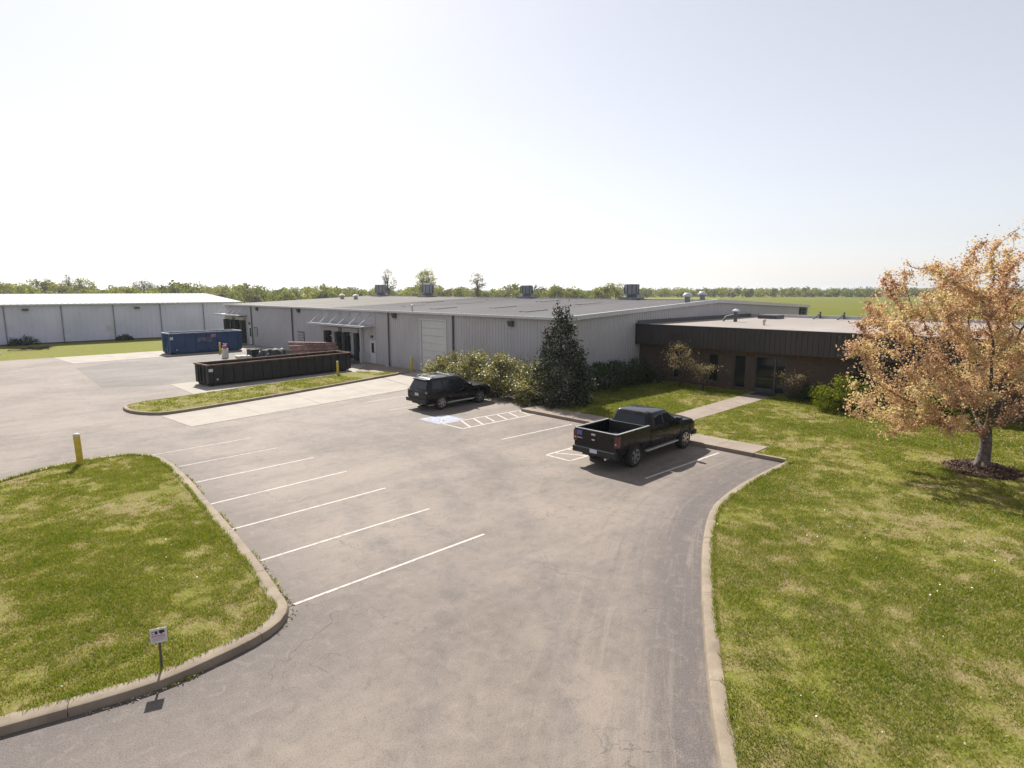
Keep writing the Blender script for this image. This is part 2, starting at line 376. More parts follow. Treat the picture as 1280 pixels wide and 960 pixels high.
def sheet(name, poly, z, m, parent=None, thick=0.0):
    P = [Vector((p[0], p[1], 0)) for p in poly]
    tris = tessellate_polygon([P]); n = len(P)
    V = [(p.x, p.y, z) for p in P]; F = [tuple(t) for t in tris]
    def area(t):
        a, b_, c = (V[i] for i in t); return (b_[0] - a[0]) * (c[1] - a[1]) - (b_[1] - a[1]) * (c[0] - a[0])
    F = [t if area(t) > 0 else t[::-1] for t in F]
    if thick:
        V += [(p.x, p.y, z - thick) for p in P]
        F += [(i, (i + 1) % n, n + (i + 1) % n, n + i) for i in range(n)]
    return mesh(name, V, F, m, parent)
def smooth_line(pts, step=0.4):
    pts = [np.array(p, float) for p in pts]; out = []
    for i in range(len(pts) - 1):
        p0 = pts[max(i - 1, 0)]; p1 = pts[i]; p2 = pts[i + 1]; p3 = pts[min(i + 2, len(pts) - 1)]
        n = max(2, int(np.linalg.norm(p2 - p1) / step))
        for k in range(n):
            t = k / n
            out.append(0.5 * ((2 * p1) + (-p0 + p2) * t + (2 * p0 - 5 * p1 + 4 * p2 - p3) * t * t + (-p0 + 3 * p1 - 3 * p2 + p3) * t ** 3))
    out.append(pts[-1]); return np.array(out)
def offset_line(L, d):
    T = np.gradient(L, axis=0); T /= np.linalg.norm(T, axis=1)[:, None] + 1e-9
    return L + np.stack([-T[:, 1], T[:, 0]], 1) * d
def inside(P, poly):
    x, y = P[:, 0], P[:, 1]; c = np.zeros(len(P), bool); poly = np.asarray(poly); j = len(poly) - 1
    for i in range(len(poly)):
        xi, yi = poly[i]; xj, yj = poly[j]
        with np.errstate(divide='ignore', invalid='ignore'):
            c ^= ((yi > y) != (yj > y)) & (x < (xj - xi) * (y - yi) / (yj - yi + 1e-12) + xi)
        j = i
    return c
def dist_line(P, L):
    d = np.full(len(P), 1e9)
    for a, b_ in zip(L[:-1], L[1:]):
        ab = b_ - a; t = np.clip(((P - a) @ ab) / (ab @ ab + 1e-9), 0, 1)
        d = np.minimum(d, np.linalg.norm(P - (a + t[:, None] * ab), axis=1))
    return d
def fast_mesh(name, V, F4, m, parent=None, rnd=None, nv=4):
    """numpy verts / polygons of nv corners"""
    me = bpy.data.meshes.new(name); nf = len(F4)
    me.vertices.add(len(V)); me.vertices.foreach_set('co', np.asarray(V, np.float32).ravel())
    me.loops.add(nf * nv); me.loops.foreach_set('vertex_index', np.asarray(F4, np.int32).ravel())
    me.polygons.add(nf); me.polygons.foreach_set('loop_start', np.arange(0, nf * nv, nv, dtype=np.int32))
    me.update(calc_edges=True)
    if rnd is not None:
        a = me.attributes.new('rnd', 'FLOAT', 'FACE'); a.data.foreach_set('value', np.asarray(rnd, np.float32))
    me.materials.append(M[m] if isinstance(m, str) else m)
    o = bpy.data.objects.new(name, me); COL.objects.link(o)
    if parent: o.parent = parent
    return o
def unit(n, r=None):
    v = (r or rng).normal(size=(n, 3)); return v / np.linalg.norm(v, axis=1)[:, None]
def leaves(name, P, size, m, parent=None, up=None, rnd=None, aspect=0.55, r=None):
    """one folded diamond per point"""
    r = r or rng; n = len(P); P = np.asarray(P, float)
    a = unit(n, r)
    if up is not None: a = a * 0.75 + np.asarray(up) * 0.6; a /= np.linalg.norm(a, axis=1)[:, None]
    b_ = np.cross(a, unit(n, r)); b_ /= np.linalg.norm(b_, axis=1)[:, None] + 1e-9
    nn = np.cross(a, b_)
    s = (size * r.uniform(0.65, 1.35, n))[:, None]
    V = np.empty((n, 4, 3)); V[:, 0] = P - a * s * 0.5; V[:, 2] = P + a * s * 0.5
    V[:, 1] = P + b_ * s * aspect * 0.5 + nn * s * 0.12; V[:, 3] = P - b_ * s * aspect * 0.5 + nn * s * 0.12
    F = np.arange(n * 4).reshape(n, 4)
    if rnd is None: rnd = r.random(n)
    return fast_mesh(name, V.reshape(-1, 3), F, m, parent, rnd)

# ------------------------------------------------------------------ ground, lot, lawns, kerbs
g = sheet('ground', [(-6000, -6000), (6000, -6000), (6000, 6000), (-6000, 6000)], -0.06, 'field'); tag(g, kind='structure')
f_ = sheet('crop_field', [(150, 46), (176, 44), (190, -300), (900, -350), (900, 150), (640, 280), (330, 190), (160, 120)], -0.05, 'crop'); tag(f_, kind='structure')

isl_outer = smooth_line([(-26, 12.6), (-10, 12.0), (-4, 11.6), (-1.4, 11.3), (0.28, 10.95), (1.3, 10.66), (2.3, 10.46), (3.16, 10.5), (3.89, 10.6), (4.5, 10.85), (4.88, 11.35), (5.0, 12.0),
      (5.15, 12.9), (5.32, 14.02), (5.63, 16.55), (5.9, 19.04), (6.2, 21.66), (6.38, 24.2), (6.33, 25.6), (6.0, 26.5), (5.3, 27.05), (4.3, 27.2), (3.49, 27.15), (2.5, 26.8), (1.5, 26.2), (-3, 23.8), (-14, 19), (-26, 14.5)])
rk = smooth_line([(-14, -16), (-6, -8.2), (0, -2.4), (3.5, 0.6), (5.6, 2.1), (7.21, 3.19), (8.5, 4.0), (10.41, 5.1), (12.25, 6.1), (13.91, 6.93), (15.54, 7.63), (16.82, 8.0), (18.69, 8.22), (20.63, 8.26), (22.1, 8.24), (22.95, 8.2)])
med_outer = smooth_line([(26.75, 39.2), (26.3, 38.87), (24.4, 38.4), (20.55, 37.36), (14.93, 35.95), (11.5, 35.2), (9.6, 34.9), (8.8, 35.04), (8.1, 35.9), (7.75, 37.3), (8.0, 38.8), (9.0, 39.5), (10.88, 39.75), (15, 40.6), (22.3, 41.75), (24.7, 42.15)])
KP = [(0, -0.02), (0.015, 0.10), (0.03, 0.135), (0.06, 0.15), (0.25, 0.152), (0.28, 0.145), (0.29, -0.02)]
def kerb(name, L, side, w=1.0, h=1.0, seg=3.05):
    root = bpy.data.objects.new(name, None); COL.objects.link(root); tag(root, kind='structure')
    d = np.r_[0, np.cumsum(np.linalg.norm(np.diff(L, axis=0), axis=1))]
    n = max(1, round(d[-1] / seg)); cuts = np.linspace(0, d[-1], n + 1)
    offs = [offset_line(L, side * o * w) for o, z in KP]
    for i in range(n):
        a, b_ = cuts[i] + 0.006, cuts[i + 1] - 0.006
        ts = np.r_[a, d[(d > a + 0.05) & (d < b_ - 0.05)], b_]
        dz = random.uniform(-0.006, 0.006)
        rings = []
        for t in ts:
            rings.append([(np.interp(t, d, o[:, 0]), np.interp(t, d, o[:, 1]), z * h + dz) for o, (_, z) in zip(offs, KP)])
        B().loft(rings).make('kerb_section', 'kerb', root, smooth=35)
    return root
kerb('island_kerb', isl_outer, 1, 1.1)
kerb('lawn_kerb', rk, -1, 0.95)
kerb('median_kerb', med_outer, -1, 0.7)

LZ = 0.128
isl_in = offset_line(isl_outer, 0.27)
tag(sheet('island_lawn', isl_in, LZ, 'lawn', thick=0.1), kind='structure')
rk_in = offset_line(rk, -0.24)
lawn_poly = [tuple(p) for p in rk_in[:-2]] + [(23.12, 8.32), (23.12, 9.6), (24.2, 9.6), (24.2, 21.6), (24.6, 24.4), (84, 24.45), (84, -60), (-10, -60)]
tag(sheet('front_lawn', lawn_poly, LZ, 'lawn', thick=0.1), kind='structure')
med_in = offset_line(med_outer, -0.19)
tag(sheet('median_lawn', [tuple(p) for p in med_in], LZ, 'lawn', thick=0.1), kind='structure')

# asphalt sheet with 'strip' (dark unworn asphalt) and 'track' (tyre scuffs) attributes
def grid_axis(*segs):
    out = []
    for a, b_, st in segs: out += list(np.arange(a, b_ - 1e-6, st))
    return np.array(out + [segs[-1][1]])
gx = grid_axis((-70, -6, 4), (-6, 27, 0.25), (27, 30, 1)); gy = grid_axis((-40, 0, 4), (0, 46, 0.25), (46, 73, 3))
GX, GY = np.meshgrid(gx, gy); P = np.stack([GX.ravel(), GY.ravel()], 1)
nx, ny = len(gx), len(gy)
idx = np.arange(nx * ny).reshape(ny, nx)
F = np.stack([idx[:-1, :-1], idx[:-1, 1:], idx[1:, 1:], idx[1:, :-1]], -1).reshape(-1, 4)
asp = fast_mesh('asphalt_lot', np.c_[P, np.zeros(len(P))], F, 'asphalt'); tag(asp, kind='structure')
dr = dist_line(P, rk); di = dist_line(P, isl_outer)
wid = np.interp(P[:, 0], [4, 12, 16, 20, 23], [1.2, 2.1, 1.7, 2.6, 3.0])
strip = np.clip(1.15 - dr / wid, 0, 1) * (P[:, 0] > 2)
strip = np.maximum(strip, np.clip(1.0 - di / np.where(P[:, 1] > 11, 2.6, 4.5), 0, 1) * np.where(P[:, 1] > 11, 0.62, 0.85))
strip = np.maximum(strip, 0.55 * np.exp(-(((P[:, 0] - 22) / 1.6) ** 2 + ((P[:, 1] - 10) / 1.4) ** 2)))
tr = np.zeros(len(P))
def arc(cx, cy_, r0, a0, a1): 
    t = np.linspace(R(a0), R(a1), 30); return np.stack([cx + r0 * np.cos(t), cy_ + r0 * np.sin(t)], 1)
for L in (arc(8, 8, 9.0, 5, 70), arc(8, 8, 10.6, 0, 62), arc(16, 12, 6.5, 150, 235), arc(16, 12, 8.1, 150, 235), smooth_line([(2, 4), (8, 10), (13, 17), (14, 26), (9, 34)]), smooth_line([(4, 3), (10, 9), (15, 17), (16, 27), (10, 36)]),
          smooth_line([(-2, 30), (8, 29.5), (16, 30.5), (23, 33)]), smooth_line([(-2, 32), (8, 31.6), (16, 32.4), (23, 35)]), smooth_line([(9.5, 6.2), (12.5, 8.0), (16, 9.6), (20, 10.1)]), smooth_line([(9, 5.2), (13, 7.4), (17, 8.9), (21, 9.3)])):
    tr = np.maximum(tr, np.exp(-(dist_line(P, L) / 0.27) ** 2))
Lr = rk; dcum = np.r_[0, np.cumsum(np.linalg.norm(np.diff(Lr, axis=0), axis=1))]
along = dcum[np.concatenate([np.linalg.norm(q_[:, None] - Lr[None], axis=2).argmin(1) for q_ in np.array_split(P, 40)])]
oil = np.zeros(len(P))
for (ox, oy_, orad, oa) in ((8.1, 12.9, 0.45, 0.5), (8.9, 15.2, 0.35, 0.4), (8.2, 17.9, 0.5, 0.45), (8.6, 20.5, 0.35, 0.4), (9.0, 22.9, 0.45, 0.6), (20.2, 19.9, 0.5, 0.5), (20.8, 29.1, 0.5, 0.5), (19.5, 12.4, 0.5, 0.4), (13.0, 27.0, 0.6, 0.3), (11.5, 9.5, 0.5, 0.25)):
    oil = np.maximum(oil, oa * np.exp(-(((P[:, 0] - ox) / orad) ** 2 + ((P[:, 1] - oy_) / (orad * 0.7)) ** 2)))
for nm, val in (('oil', oil), ('strip', strip), ('track', tr), ('kerb_dist', np.minimum(dr, 30.0)), ('kerb_along', along)):
    a = asp.data.attributes.new(nm, 'FLOAT', 'POINT'); a.data.foreach_set('value', val.astype(np.float32))

tag(sheet('worn_asphalt_patch', [(9.5, 61.5), (8.7, 48), (11.8, 46.3), (15, 46.9), (28.9, 47.0), (28.9, 66), (23.7, 65.4), (16.3, 63.5), (12.8, 64.2)], 0.005, 'asphalt_old'), kind='structure')
def slabs(name, polys, z, m, thick=0.02):
    root = bpy.data.objects.new(name, None); COL.objects.link(root); tag(root, kind='structure')
    for p in polys:
        c = np.mean(p, 0); q = [tuple(np.array(a) + (c - np.array(a)) / np.linalg.norm(c - np.array(a)) * 0.012) for a in p]
        sheet('slab', q, z + random.uniform(-0.002, 0.002), m, root, thick)
def lerp(a, b_, t): return tuple(np.array(a) * (1 - t) + np.array(b_) * t)
def quad_slabs(A, B_, n):   # A, B_ = two long edges (start, end)
    return [[lerp(*A, i / n), lerp(*A, (i + 1) / n), lerp(*B_, (i + 1) / n), lerp(*B_, i / n)] for i in range(n)]
slabs('concrete_apron', quad_slabs(((9.05, 30.9), (23.6, 32.8)), ((8.75, 34.7), (24.6, 38.35)), 4) + [[(23.65, 32.8), (28.88, 33.6), (28.88, 39.9), (26.8, 39.0), (24.65, 38.35)]], 0.012, 'concrete', 0.03)
slabs('dock_pad', quad_slabs(((12.2, 40.3), (24.6, 42.45)), ((12.4, 46.2), (28.85, 47.2)), 4), 0.011, 'concrete', 0.03)
tag(sheet('median_end_walk', [(24.75, 39.7), (26.55, 39.3), (28.86, 40.0), (28.86, 47.2), (24.9, 42.3)], 0.03, 'walk', thick=0.05), kind='structure')
slabs('far_concrete_strip', quad_slabs(((10, 65.6), (28.8, 67.4)), ((9.5, 72.9), (28.8, 73.0)), 5), 0.010, 'concrete', 0.03)
# sidewalk and path
slabs('sidewalk', quad_slabs(((22.98, 9.5), (22.98, 22.3)), ((24.4, 9.5), (24.4, 22.3)), 8), 0.152, 'walk', 0.17)
boxp('kerb_return', (22.98, 8.28, -0.02), (23.16, 9.47, 0.146), 'kerb'); tag(bpy.data.objects['kerb_return'], kind='structure')
slabs('entrance_path', quad_slabs(((24.43, 14.25), (37.4, 14.15)), ((24.43, 15.6), (37.4, 15.75)), 9), 0.146, 'walk', 0.05)

# painted markings
def marking(root, a, b_, w=0.1, m='line'):
    a = np.array(a, float); b_ = np.array(b_, float); t = (b_ - a) / np.linalg.norm(b_ - a); n = np.array([-t[1], t[0]]) * w / 2
    sheet('painted_line', [a - n, b_ - n, b_ + n, a + n], 0.0045, m, root)
mk = bpy.data.objects.new('parking_lines', None); COL.objects.link(mk); tag(mk, kind='structure')
for k, (x0, x1, y, y1) in enumerate(((5.02, 10.34, 11.5, 11.4), (5.36, 10.46, 14.06, 13.98), (5.66, 10.6, 16.55, 16.55), (5.92, 10.64, 19.05, 19.15), (6.22, 10.66, 21.65, 21.7), (6.4, 10.3, 24.1, 24.15), (6.2, 10.2, 26.6, 26.65))):
    marking(mk, (x0, y), (x1, y1), 0.08 if k < 5 else 0.075, 'line' if k < 5 else 'line_faded')
for a, b_ in (((17.9, 18.55), (22.45, 18.3)), ((18.05, 27.6), (22.9, 27.8)), ((18.4, 30.6), (22.9, 30.75)), ((17.6, 11.0), (22.6, 10.75))): marking(mk, a, b_, 0.09, 'line' if a[1] < 20 else 'line_faded')
hb = bpy.data.objects.new('hatched_bay', None); COL.objects.link(hb); tag(hb, kind='structure')
marking(hb, (18.05, 21.35), (18.05, 22.9), 0.1); marking(hb, (18.1, 21.36), (24.0, 21.2)); marking(hb, (18.1, 22.88), (23.3, 22.5))
for i in range(6): marking(hb, (18.55 + i * 0.82, 21.4), (19.15 + i * 0.78, 22.78 - 0.05 * i), 0.1)
hb2 = bpy.data.objects.new('hatched_bay', None); COL.objects.link(hb2); tag(hb2, kind='structure')
marking(hb2, (17.42, 14.25), (17.42, 15.5)); marking(hb2, (17.48, 14.26), (22.6, 14.1)); marking(hb2, (17.48, 15.48), (22.6, 15.4))
for i in range(6): marking(hb2, (17.9 + i * 0.8, 15.4), (18.45 + i * 0.8, 14.3))
# accessible stall symbol: blue square and white wheelchair figure
hc = bpy.data.objects.new('accessible_stall_symbol', None); COL.objects.link(hc); tag(hc, kind='structure')
sheet('blue_square', [(17.85, 22.95), (19.5, 22.95), (19.5, 24.6), (17.85, 24.6)], 0.0045, 'blue_paint', hc)
def fig(pts, w):
    for a, b_ in zip(pts[:-1], pts[1:]):
        a = np.array(a); b_ = np.array(b_); t = (b_ - a) / np.linalg.norm(b_ - a); n = np.array([-t[1], t[0]]) * w / 2; a = a - t * w * .3; b_ = b_ + t * w * .3
        o = sheet('painted_line', [a - n, b_ - n, b_ + n, a + n], 0.009, 'line', hc)
fig([(18.95, 23.85), (18.6, 23.8), (18.55, 23.4), (18.2, 23.3)], 0.13)
fig([(18.85, 23.75), (18.8, 23.5)], 0.1)
fig([tuple(p) for p in arc(18.42, 23.85, 0.4, 70, 290)[::4]], 0.1)
sheet('painted_disc', [tuple(p) for p in arc(19.17, 23.88, 0.12, 0, 345)[::3]], 0.009, 'line', hc)

# grass blades (uncountable) over the three lawns
def vnoise(P, s, seed):
    r = np.random.default_rng(seed); T = r.random((64, 64)); q = P / s; i = np.floor(q).astype(int); f = q - i; f = f * f * (3 - 2 * f)
    a = lambda dx, dy: T[(i[:, 0] + dx) % 64, (i[:, 1] + dy) % 64]
    return (a(0, 0) * (1 - f[:, 0]) + a(1, 0) * f[:, 0]) * (1 - f[:, 1]) + (a(0, 1) * (1 - f[:, 0]) + a(1, 1) * f[:, 0]) * f[:, 1]
def blades(name, poly, n, box, label, seed, edge=None):
    r = np.random.default_rng(seed)
    P = np.c_[r.uniform(box[0], box[2], n), r.uniform(box[1], box[3], n)]
    D = np.linalg.norm(P, axis=1)
    P = P[r.random(n) < np.clip((16 / D) ** 1.2, 0.12, 1)]
    P = P[inside(P, poly)]
    P = P[~((P[:, 0] > 24.2) & (P[:, 1] > 14.15) & (P[:, 1] < 15.72)) & ~((P[:, 0] < 24.5) & (P[:, 0] > 22.9) & (P[:, 1] > 9.4)) & (np.linalg.norm(P - [26.75, 2.8], axis=1) > 1.2)]
    t = 0.36 * vnoise(P, 2.1, seed) + 0.34 * vnoise(P, 0.62, seed + 1) + 0.30 * vnoise(P, 0.22, seed + 2)
    keep = r.random(len(P)) < np.clip((t - 0.30) * 3.6, 0.10, 1)
    P = P[keep]; t = t[keep]; ne = 0
    if edge is not None:
        L, m_e, side = edge; dd = np.r_[0, np.cumsum(np.linalg.norm(np.diff(L, axis=0), axis=1))]; te = r.uniform(0, dd[-1], m_e)
        te = te[vnoise(np.c_[te, te * 0], 0.5, seed + 5) * 0.6 + vnoise(np.c_[te, te * 0], 0.13, seed + 6) * 0.4 > r.uniform(0.3, 0.8, len(te))]
        tg_ = np.gradient(L, axis=0); tg_ /= np.linalg.norm(tg_, axis=1)[:, None] + 1e-9; off = r.normal(-0.01, 0.028, len(te)) * side
        Q = np.c_[np.interp(te, dd, L[:, 0]) - np.interp(te, dd, tg_[:, 1]) * off, np.interp(te, dd, L[:, 1]) + np.interp(te, dd, tg_[:, 0]) * off]
        Q = Q[(Q[:, 0] > box[0]) & (Q[:, 0] < box[2]) & (Q[:, 1] > box[1]) & (Q[:, 1] < box[3])]; ne = len(Q); P = np.r_[P, Q]; t = np.r_[t, r.uniform(0.45, 0.75, ne)]
    n = len(P); D = np.linalg.norm(P, axis=1)
    h = (0.024 + 0.048 * np.clip(t - 0.3, 0, 1) * r.uniform(0.4, 1.8, n) + 0.02 * r.random(n)) * np.clip(D / 22, 1, 1.6)
    w = r.uniform(0.0045, 0.009, n) * np.clip(D / 13, 1, 3.2)
    an = r.uniform(0, 2 * math.pi, n); le = r.uniform(0, 2 * math.pi, n); lean = h * r.uniform(0.2, 1.1, n)
    V = np.zeros((n, 3, 3))
    V[:, 0, 0] = P[:, 0] - np.cos(an) * w; V[:, 0, 1] = P[:, 1] - np.sin(an) * w
    V[:, 1, 0] = P[:, 0] + np.cos(an) * w; V[:, 1, 1] = P[:, 1] + np.sin(an) * w
    V[:, 2, 0] = P[:, 0] + np.cos(le) * lean; V[:, 2, 1] = P[:, 1] + np.sin(le) * lean; V[:, 2, 2] = h
    V[:, :, 2] += LZ
    if ne: V[-ne:, :, 2] += 0.02; V[-ne:, 2, 2] += 0.03
    rv = np.clip(r.normal(0.42, 0.26, n) - (t - 0.52) * 0.9 + (r.random(n) < 0.12) * 0.5, 0, 1)
    o = fast_mesh(name, V.reshape(-1, 3), np.arange(n * 3).reshape(n, 3), 'blade', None, rv, 3)
    return tag(o, label, 'grass', kind='stuff')
blades('grass', isl_in, 760000, (-6, 10.5, 6.4, 27.3), 'short patchy grass of the kerbed island with the yellow bollard', 3, (isl_in, 17000, -1))
blades('grass', lawn_poly, 2600000, (6.5, -8, 38, 24.3), 'short green grass of the large lawn before the brick office', 5, (rk_in, 13000, 1))
blades('grass', [tuple(p) for p in med_in], 130000, (7.6, 34.8, 26.8, 42.3), 'narrow strip of grass on the median beside the concrete apron', 9)
def blossoms(name, poly, n, box, label, seed):
    r = np.random.default_rng(seed); P = np.c_[r.uniform(box[0], box[2], n), r.uniform(box[1], box[3], n)]; P = P[inside(P, poly)]
    P = P[vnoise(P, 2.2, seed) > 0.45]
    o = leaves(name, np.c_[P, np.full(len(P), LZ + 0.06)], 0.035, 'flower', aspect=1.0, r=r)
    return tag(o, label, 'flowers', kind='stuff')
blossoms('clover_blossom', isl_in, 420, (-4, 10.5, 6.4, 27), 'tiny white clover blossoms in the island grass', 21)
blossoms('clover_blossom', lawn_poly, 900, (8, -4, 34, 14), 'tiny white clover blossoms in the large lawn', 22)
# weeds and grit along the island kerb foot
def weeds(L, t0, t1, n, seed):
    r = np.random.default_rng(seed); d = np.r_[0, np.cumsum(np.linalg.norm(np.diff(L, axis=0), axis=1))]
    t = r.uniform(t0, t1, n) * d[-1]; t = t0 * d[-1] + (t - t0 * d[-1]) * 1.0
    k = vnoise(np.c_[t, t * 0], 0.7, seed) > 0.5; t = t[k]
    o = offset_line(L, -0.05); P = np.c_[np.interp(t, d, o[:, 0]), np.interp(t, d, o[:, 1])] + r.normal(0, 0.04, (len(t), 2))
    return np.c_[P, r.uniform(0.0, 0.05, len(t))]
wp = weeds(isl_outer, 0.35, 0.62, 1300, 31)
tag(leaves('weed', wp, 0.06, 'blade', r=np.random.default_rng(1)), 'straggling weeds and dry grass at the foot of the island kerb', 'weeds', kind='stuff')
gr_ = weeds(isl_outer, 0.33, 0.56, 900, 33); gr_[:, 2] = 0.008
tag(leaves('leaf_litter', gr_, 0.05, plain('litter', (0.42, 0.36, 0.24), 0.9, var=0.3), r=np.random.default_rng(2)), 'pale dry leaf litter along the island kerb', 'leaf litter', kind='stuff')

# ------------------------------------------------------------------ buildings
def ribbed(name, p0, p1, z0, ztop, m, parent, out, pitch=0.305, depth=0.035, rib=0.09, holes=()):
    """vertical-rib sheet wall from p0 to p1 (xy), top height ztop(t) ; holes = (s0,s1,z0,z1) along the wall"""
    p0 = np.array(p0, float); p1 = np.array(p1, float); L = np.linalg.norm(p1 - p0); t = (p1 - p0) / L; o = np.array(out, float)
    S = []; n = int(L / pitch)
    for i in range(n):
        a = i * L / n
        S += [(a, 0), (a + rib * 0.35, depth), (a + rib, depth), (a + rib * 1.35, 0)]
    S.append((L, 0))
    for h in holes:
        for e in (h[0], h[1]): S.append((e, 0))
    S = sorted(S)
    b = B()
    for (a, da), (c, dc) in zip(S[:-1], S[1:]):
        if c - a < 1e-4: continue
        mid = (a + c) / 2; spans = [(z0, None)]
        for h in holes:
            if h[0] - 1e-6 <= mid <= h[1] + 1e-6:
                spans = ([(z0, h[2])] if h[2] > z0 + 0.01 else []) + [(h[3], None)]
        A = p0 + t * a + o * da; C = p0 + t * c + o * dc
        for lo, hi in spans:
            b.add([(A[0], A[1], lo), (C[0], C[1], lo), (C[0], C[1], hi if hi else ztop(c)), (A[0], A[1], hi if hi else ztop(a))], [(0, 1, 2, 3)])
    return b.make(name, m, parent, recalc=False)

# ---- grey warehouse
wh = thing('warehouse', 'long grey ribbed-metal warehouse with low gable roof and loading docks', 'warehouse', (28.9, 24.4, 0))
X0, X1, Y0, Y1 = 0.0, 42.2, 0.0, 56.5       # local to the near corner
EZ, RZ, RX = 4.72, 5.62, 20.3
FR = lambda y: y - 24.4                      # world y -> local
def roof_z(x): return EZ + (RZ - EZ) * (x / RX) if x < RX else EZ + 0.05 + (RZ - EZ - 0.05) * (X1 - x) / (X1 - RX)
front_holes = [(FR(36.05), FR(39.2), 0, 4.18), (FR(45.86), FR(46.9), 0, 2.14), (FR(48.5), FR(50.6), 0.0, 2.72), (FR(52.0), FR(54.1), 0.0, 2.72),
               (FR(72.85), FR(73.9), 0, 2.3), (FR(74.9), FR(76.9), 0, 2.95), (FR(78.4), FR(80.2), 0, 2.95)]
ribbed('front_wall', (X0, Y0), (X0, Y1), 0.0, lambda s: EZ, 'siding', wh, (-1, 0), holes=front_holes)
ribbed('gable_wall', (X0, Y0), (X1, Y0), 0.0, lambda s: roof_z(s), 'siding', wh, (0, -1))
b = B(); b.add([(X1, Y0, 0), (X1, Y1, 0), (X1, Y1, EZ), (X1, Y0, EZ)], [(0, 1, 2, 3)]); b.add([(X0, Y1, 0), (X1, Y1, 0), (X1, Y1, EZ), (RX, Y1, RZ), (X0, Y1, EZ)], [(4, 3, 2, 1, 0)])
b.make('rear_wall', 'siding', wh, recalc=False)
boxp('plinth', (-0.05, -0.05, -0.05), (-0.005, Y1, 0.10), 'concrete', wh); boxp('plinth', (0.0, -0.06, -0.05), (X1, -0.005, 0.10), 'concrete', wh)
# roof: pans with seams along the slope
def roof_part(y0, y1, m):
    b = B(); n = int(round((y1 - y0) / 0.61))
    for i in range(n):
        a = y0 + (y1 - y0) * i / n; c = y0 + (y1 - y0) * (i + 1) / n
        prof = [(a, 0.03), (a + 0.06, 0.06), (a + 0.12, 0.03), (c, 0.03)]
        for (p, zp), (q, zq) in zip(prof[:-1], prof[1:]):
            b.add([(-0.22, p, EZ - 0.01 + zp), (RX, p, RZ + zp), (RX, q, RZ + zq), (-0.22, q, EZ - 0.01 + zq)], [(0, 1, 2, 3)])
            b.add([(RX, p, RZ + zp), (X1 + 0.2, p, EZ + 0.04 + zp), (X1 + 0.2, q, EZ + 0.04 + zq), (RX, q, RZ + zq)], [(0, 1, 2, 3)])
    return b.make('roof_slope', m, wh, recalc=False)
rf1 = roof_part(-0.15, FR(55.0), 'roof_dark'); rf2 = roof_part(FR(55.0), Y1 + 0.15, 'roof_tan')
boxp('ridge_cap', (RX - 0.25, -0.15, RZ + 0.02), (RX + 0.25, Y1 + 0.1, RZ + 0.085), 'vent_metal', wh)
# skylight strips on the dark slope
for (x, y, l) in ((3.2, 17, 2.4), (6, 12.5, 2.6), (9.5, 21, 3), (12, 8, 2.6), (5, 24, 2.4), (14.5, 15, 3), (3.5, 6.5, 2.4), (16, 24, 3), (10, 27.5, 2.5)):
    za, zb = roof_z(x) + 0.075, roof_z(x + l) + 0.075
    B().add([(x, y, za), (x + l, y, zb), (x + l, y + 0.75, zb), (x, y + 0.75, za), (x, y, za - .05), (x + l, y, zb - .05), (x + l, y + 0.75, zb - .05), (x, y + 0.75, za - .05)],
            [(0, 1, 2, 3), (0, 4, 5, 1), (1, 5, 6, 2), (2, 6, 7, 3), (3, 7, 4, 0)]).make('skylight', 'skylight', rf1)
# eave gutter and rake trim
gut = boxp('gutter', (-0.32, -0.12, EZ - 0.06), (-0.2, Y1 + 0.1, EZ + 0.10), 'trim', wh)
for xa, xb in ((-0.3, RX), (RX, X1 + 0.22)):
    za, zb = roof_z(max(0, xa)) if xa < RX else RZ, RZ if xb <= RX else EZ + 0.05
    B().add([(x, y, z + dz) for (x, z) in ((xa, za), (xb, zb)) for y in (-0.22, -0.05) for dz in (-0.16, 0.13)],
            [(0, 1, 5, 4), (2, 6, 7, 3), (1, 3, 7, 5), (0, 4, 6, 2), (0, 2, 3, 1), (4, 5, 7, 6)]).make('rake_trim', 'trim', wh)
for y in (35.09, 43.7, 61.95, 72.7):
    d = B().tube([(-0.1, FR(y), EZ - 0.05), (-0.1, FR(y), 0.15), (-0.28, FR(y), 0.06)], 0.065, 8).make('downspout', 'dark_trim', wh, smooth=True)
    if y == 43.7: boxp('splash_elbow', (-0.42, FR(y) - 0.09, 0.02), (-0.22, FR(y) + 0.09, 0.2), 'white_stuff', wh)
# corner trims
boxp('corner_trim', (-0.06, -0.07, 0.1), (0.12, -0.052, EZ - 0.05), 'trim', wh); boxp('corner_trim', (X1 - 0.1, -0.07, 0.1), (X1 + 0.05, -0.052, EZ - 0.1), 'trim', wh)
# sectional overhead door
gd = boxp('overhead_door', (0.06, FR(36.05), 0.0), (0.10, FR(39.2), 4.18), 'garage', wh)
for i in range(7):
    z = 0.03 + i * 0.59
    boxp('door_panel', (0.015, FR(36.1), z), (0.058, FR(39.15), z + 0.565), 'garage', gd, 0.012)
for a, c in (((-0.05, FR(35.93), 0.05), (0.06, FR(36.08), 4.3)), ((-0.05, FR(39.17), 0.05), (0.06, FR(39.32), 4.3)), ((-0.05, FR(36.08), 4.16), (0.06, FR(39.17), 4.3))): boxp('door_jamb', a, c, 'trim', wh)
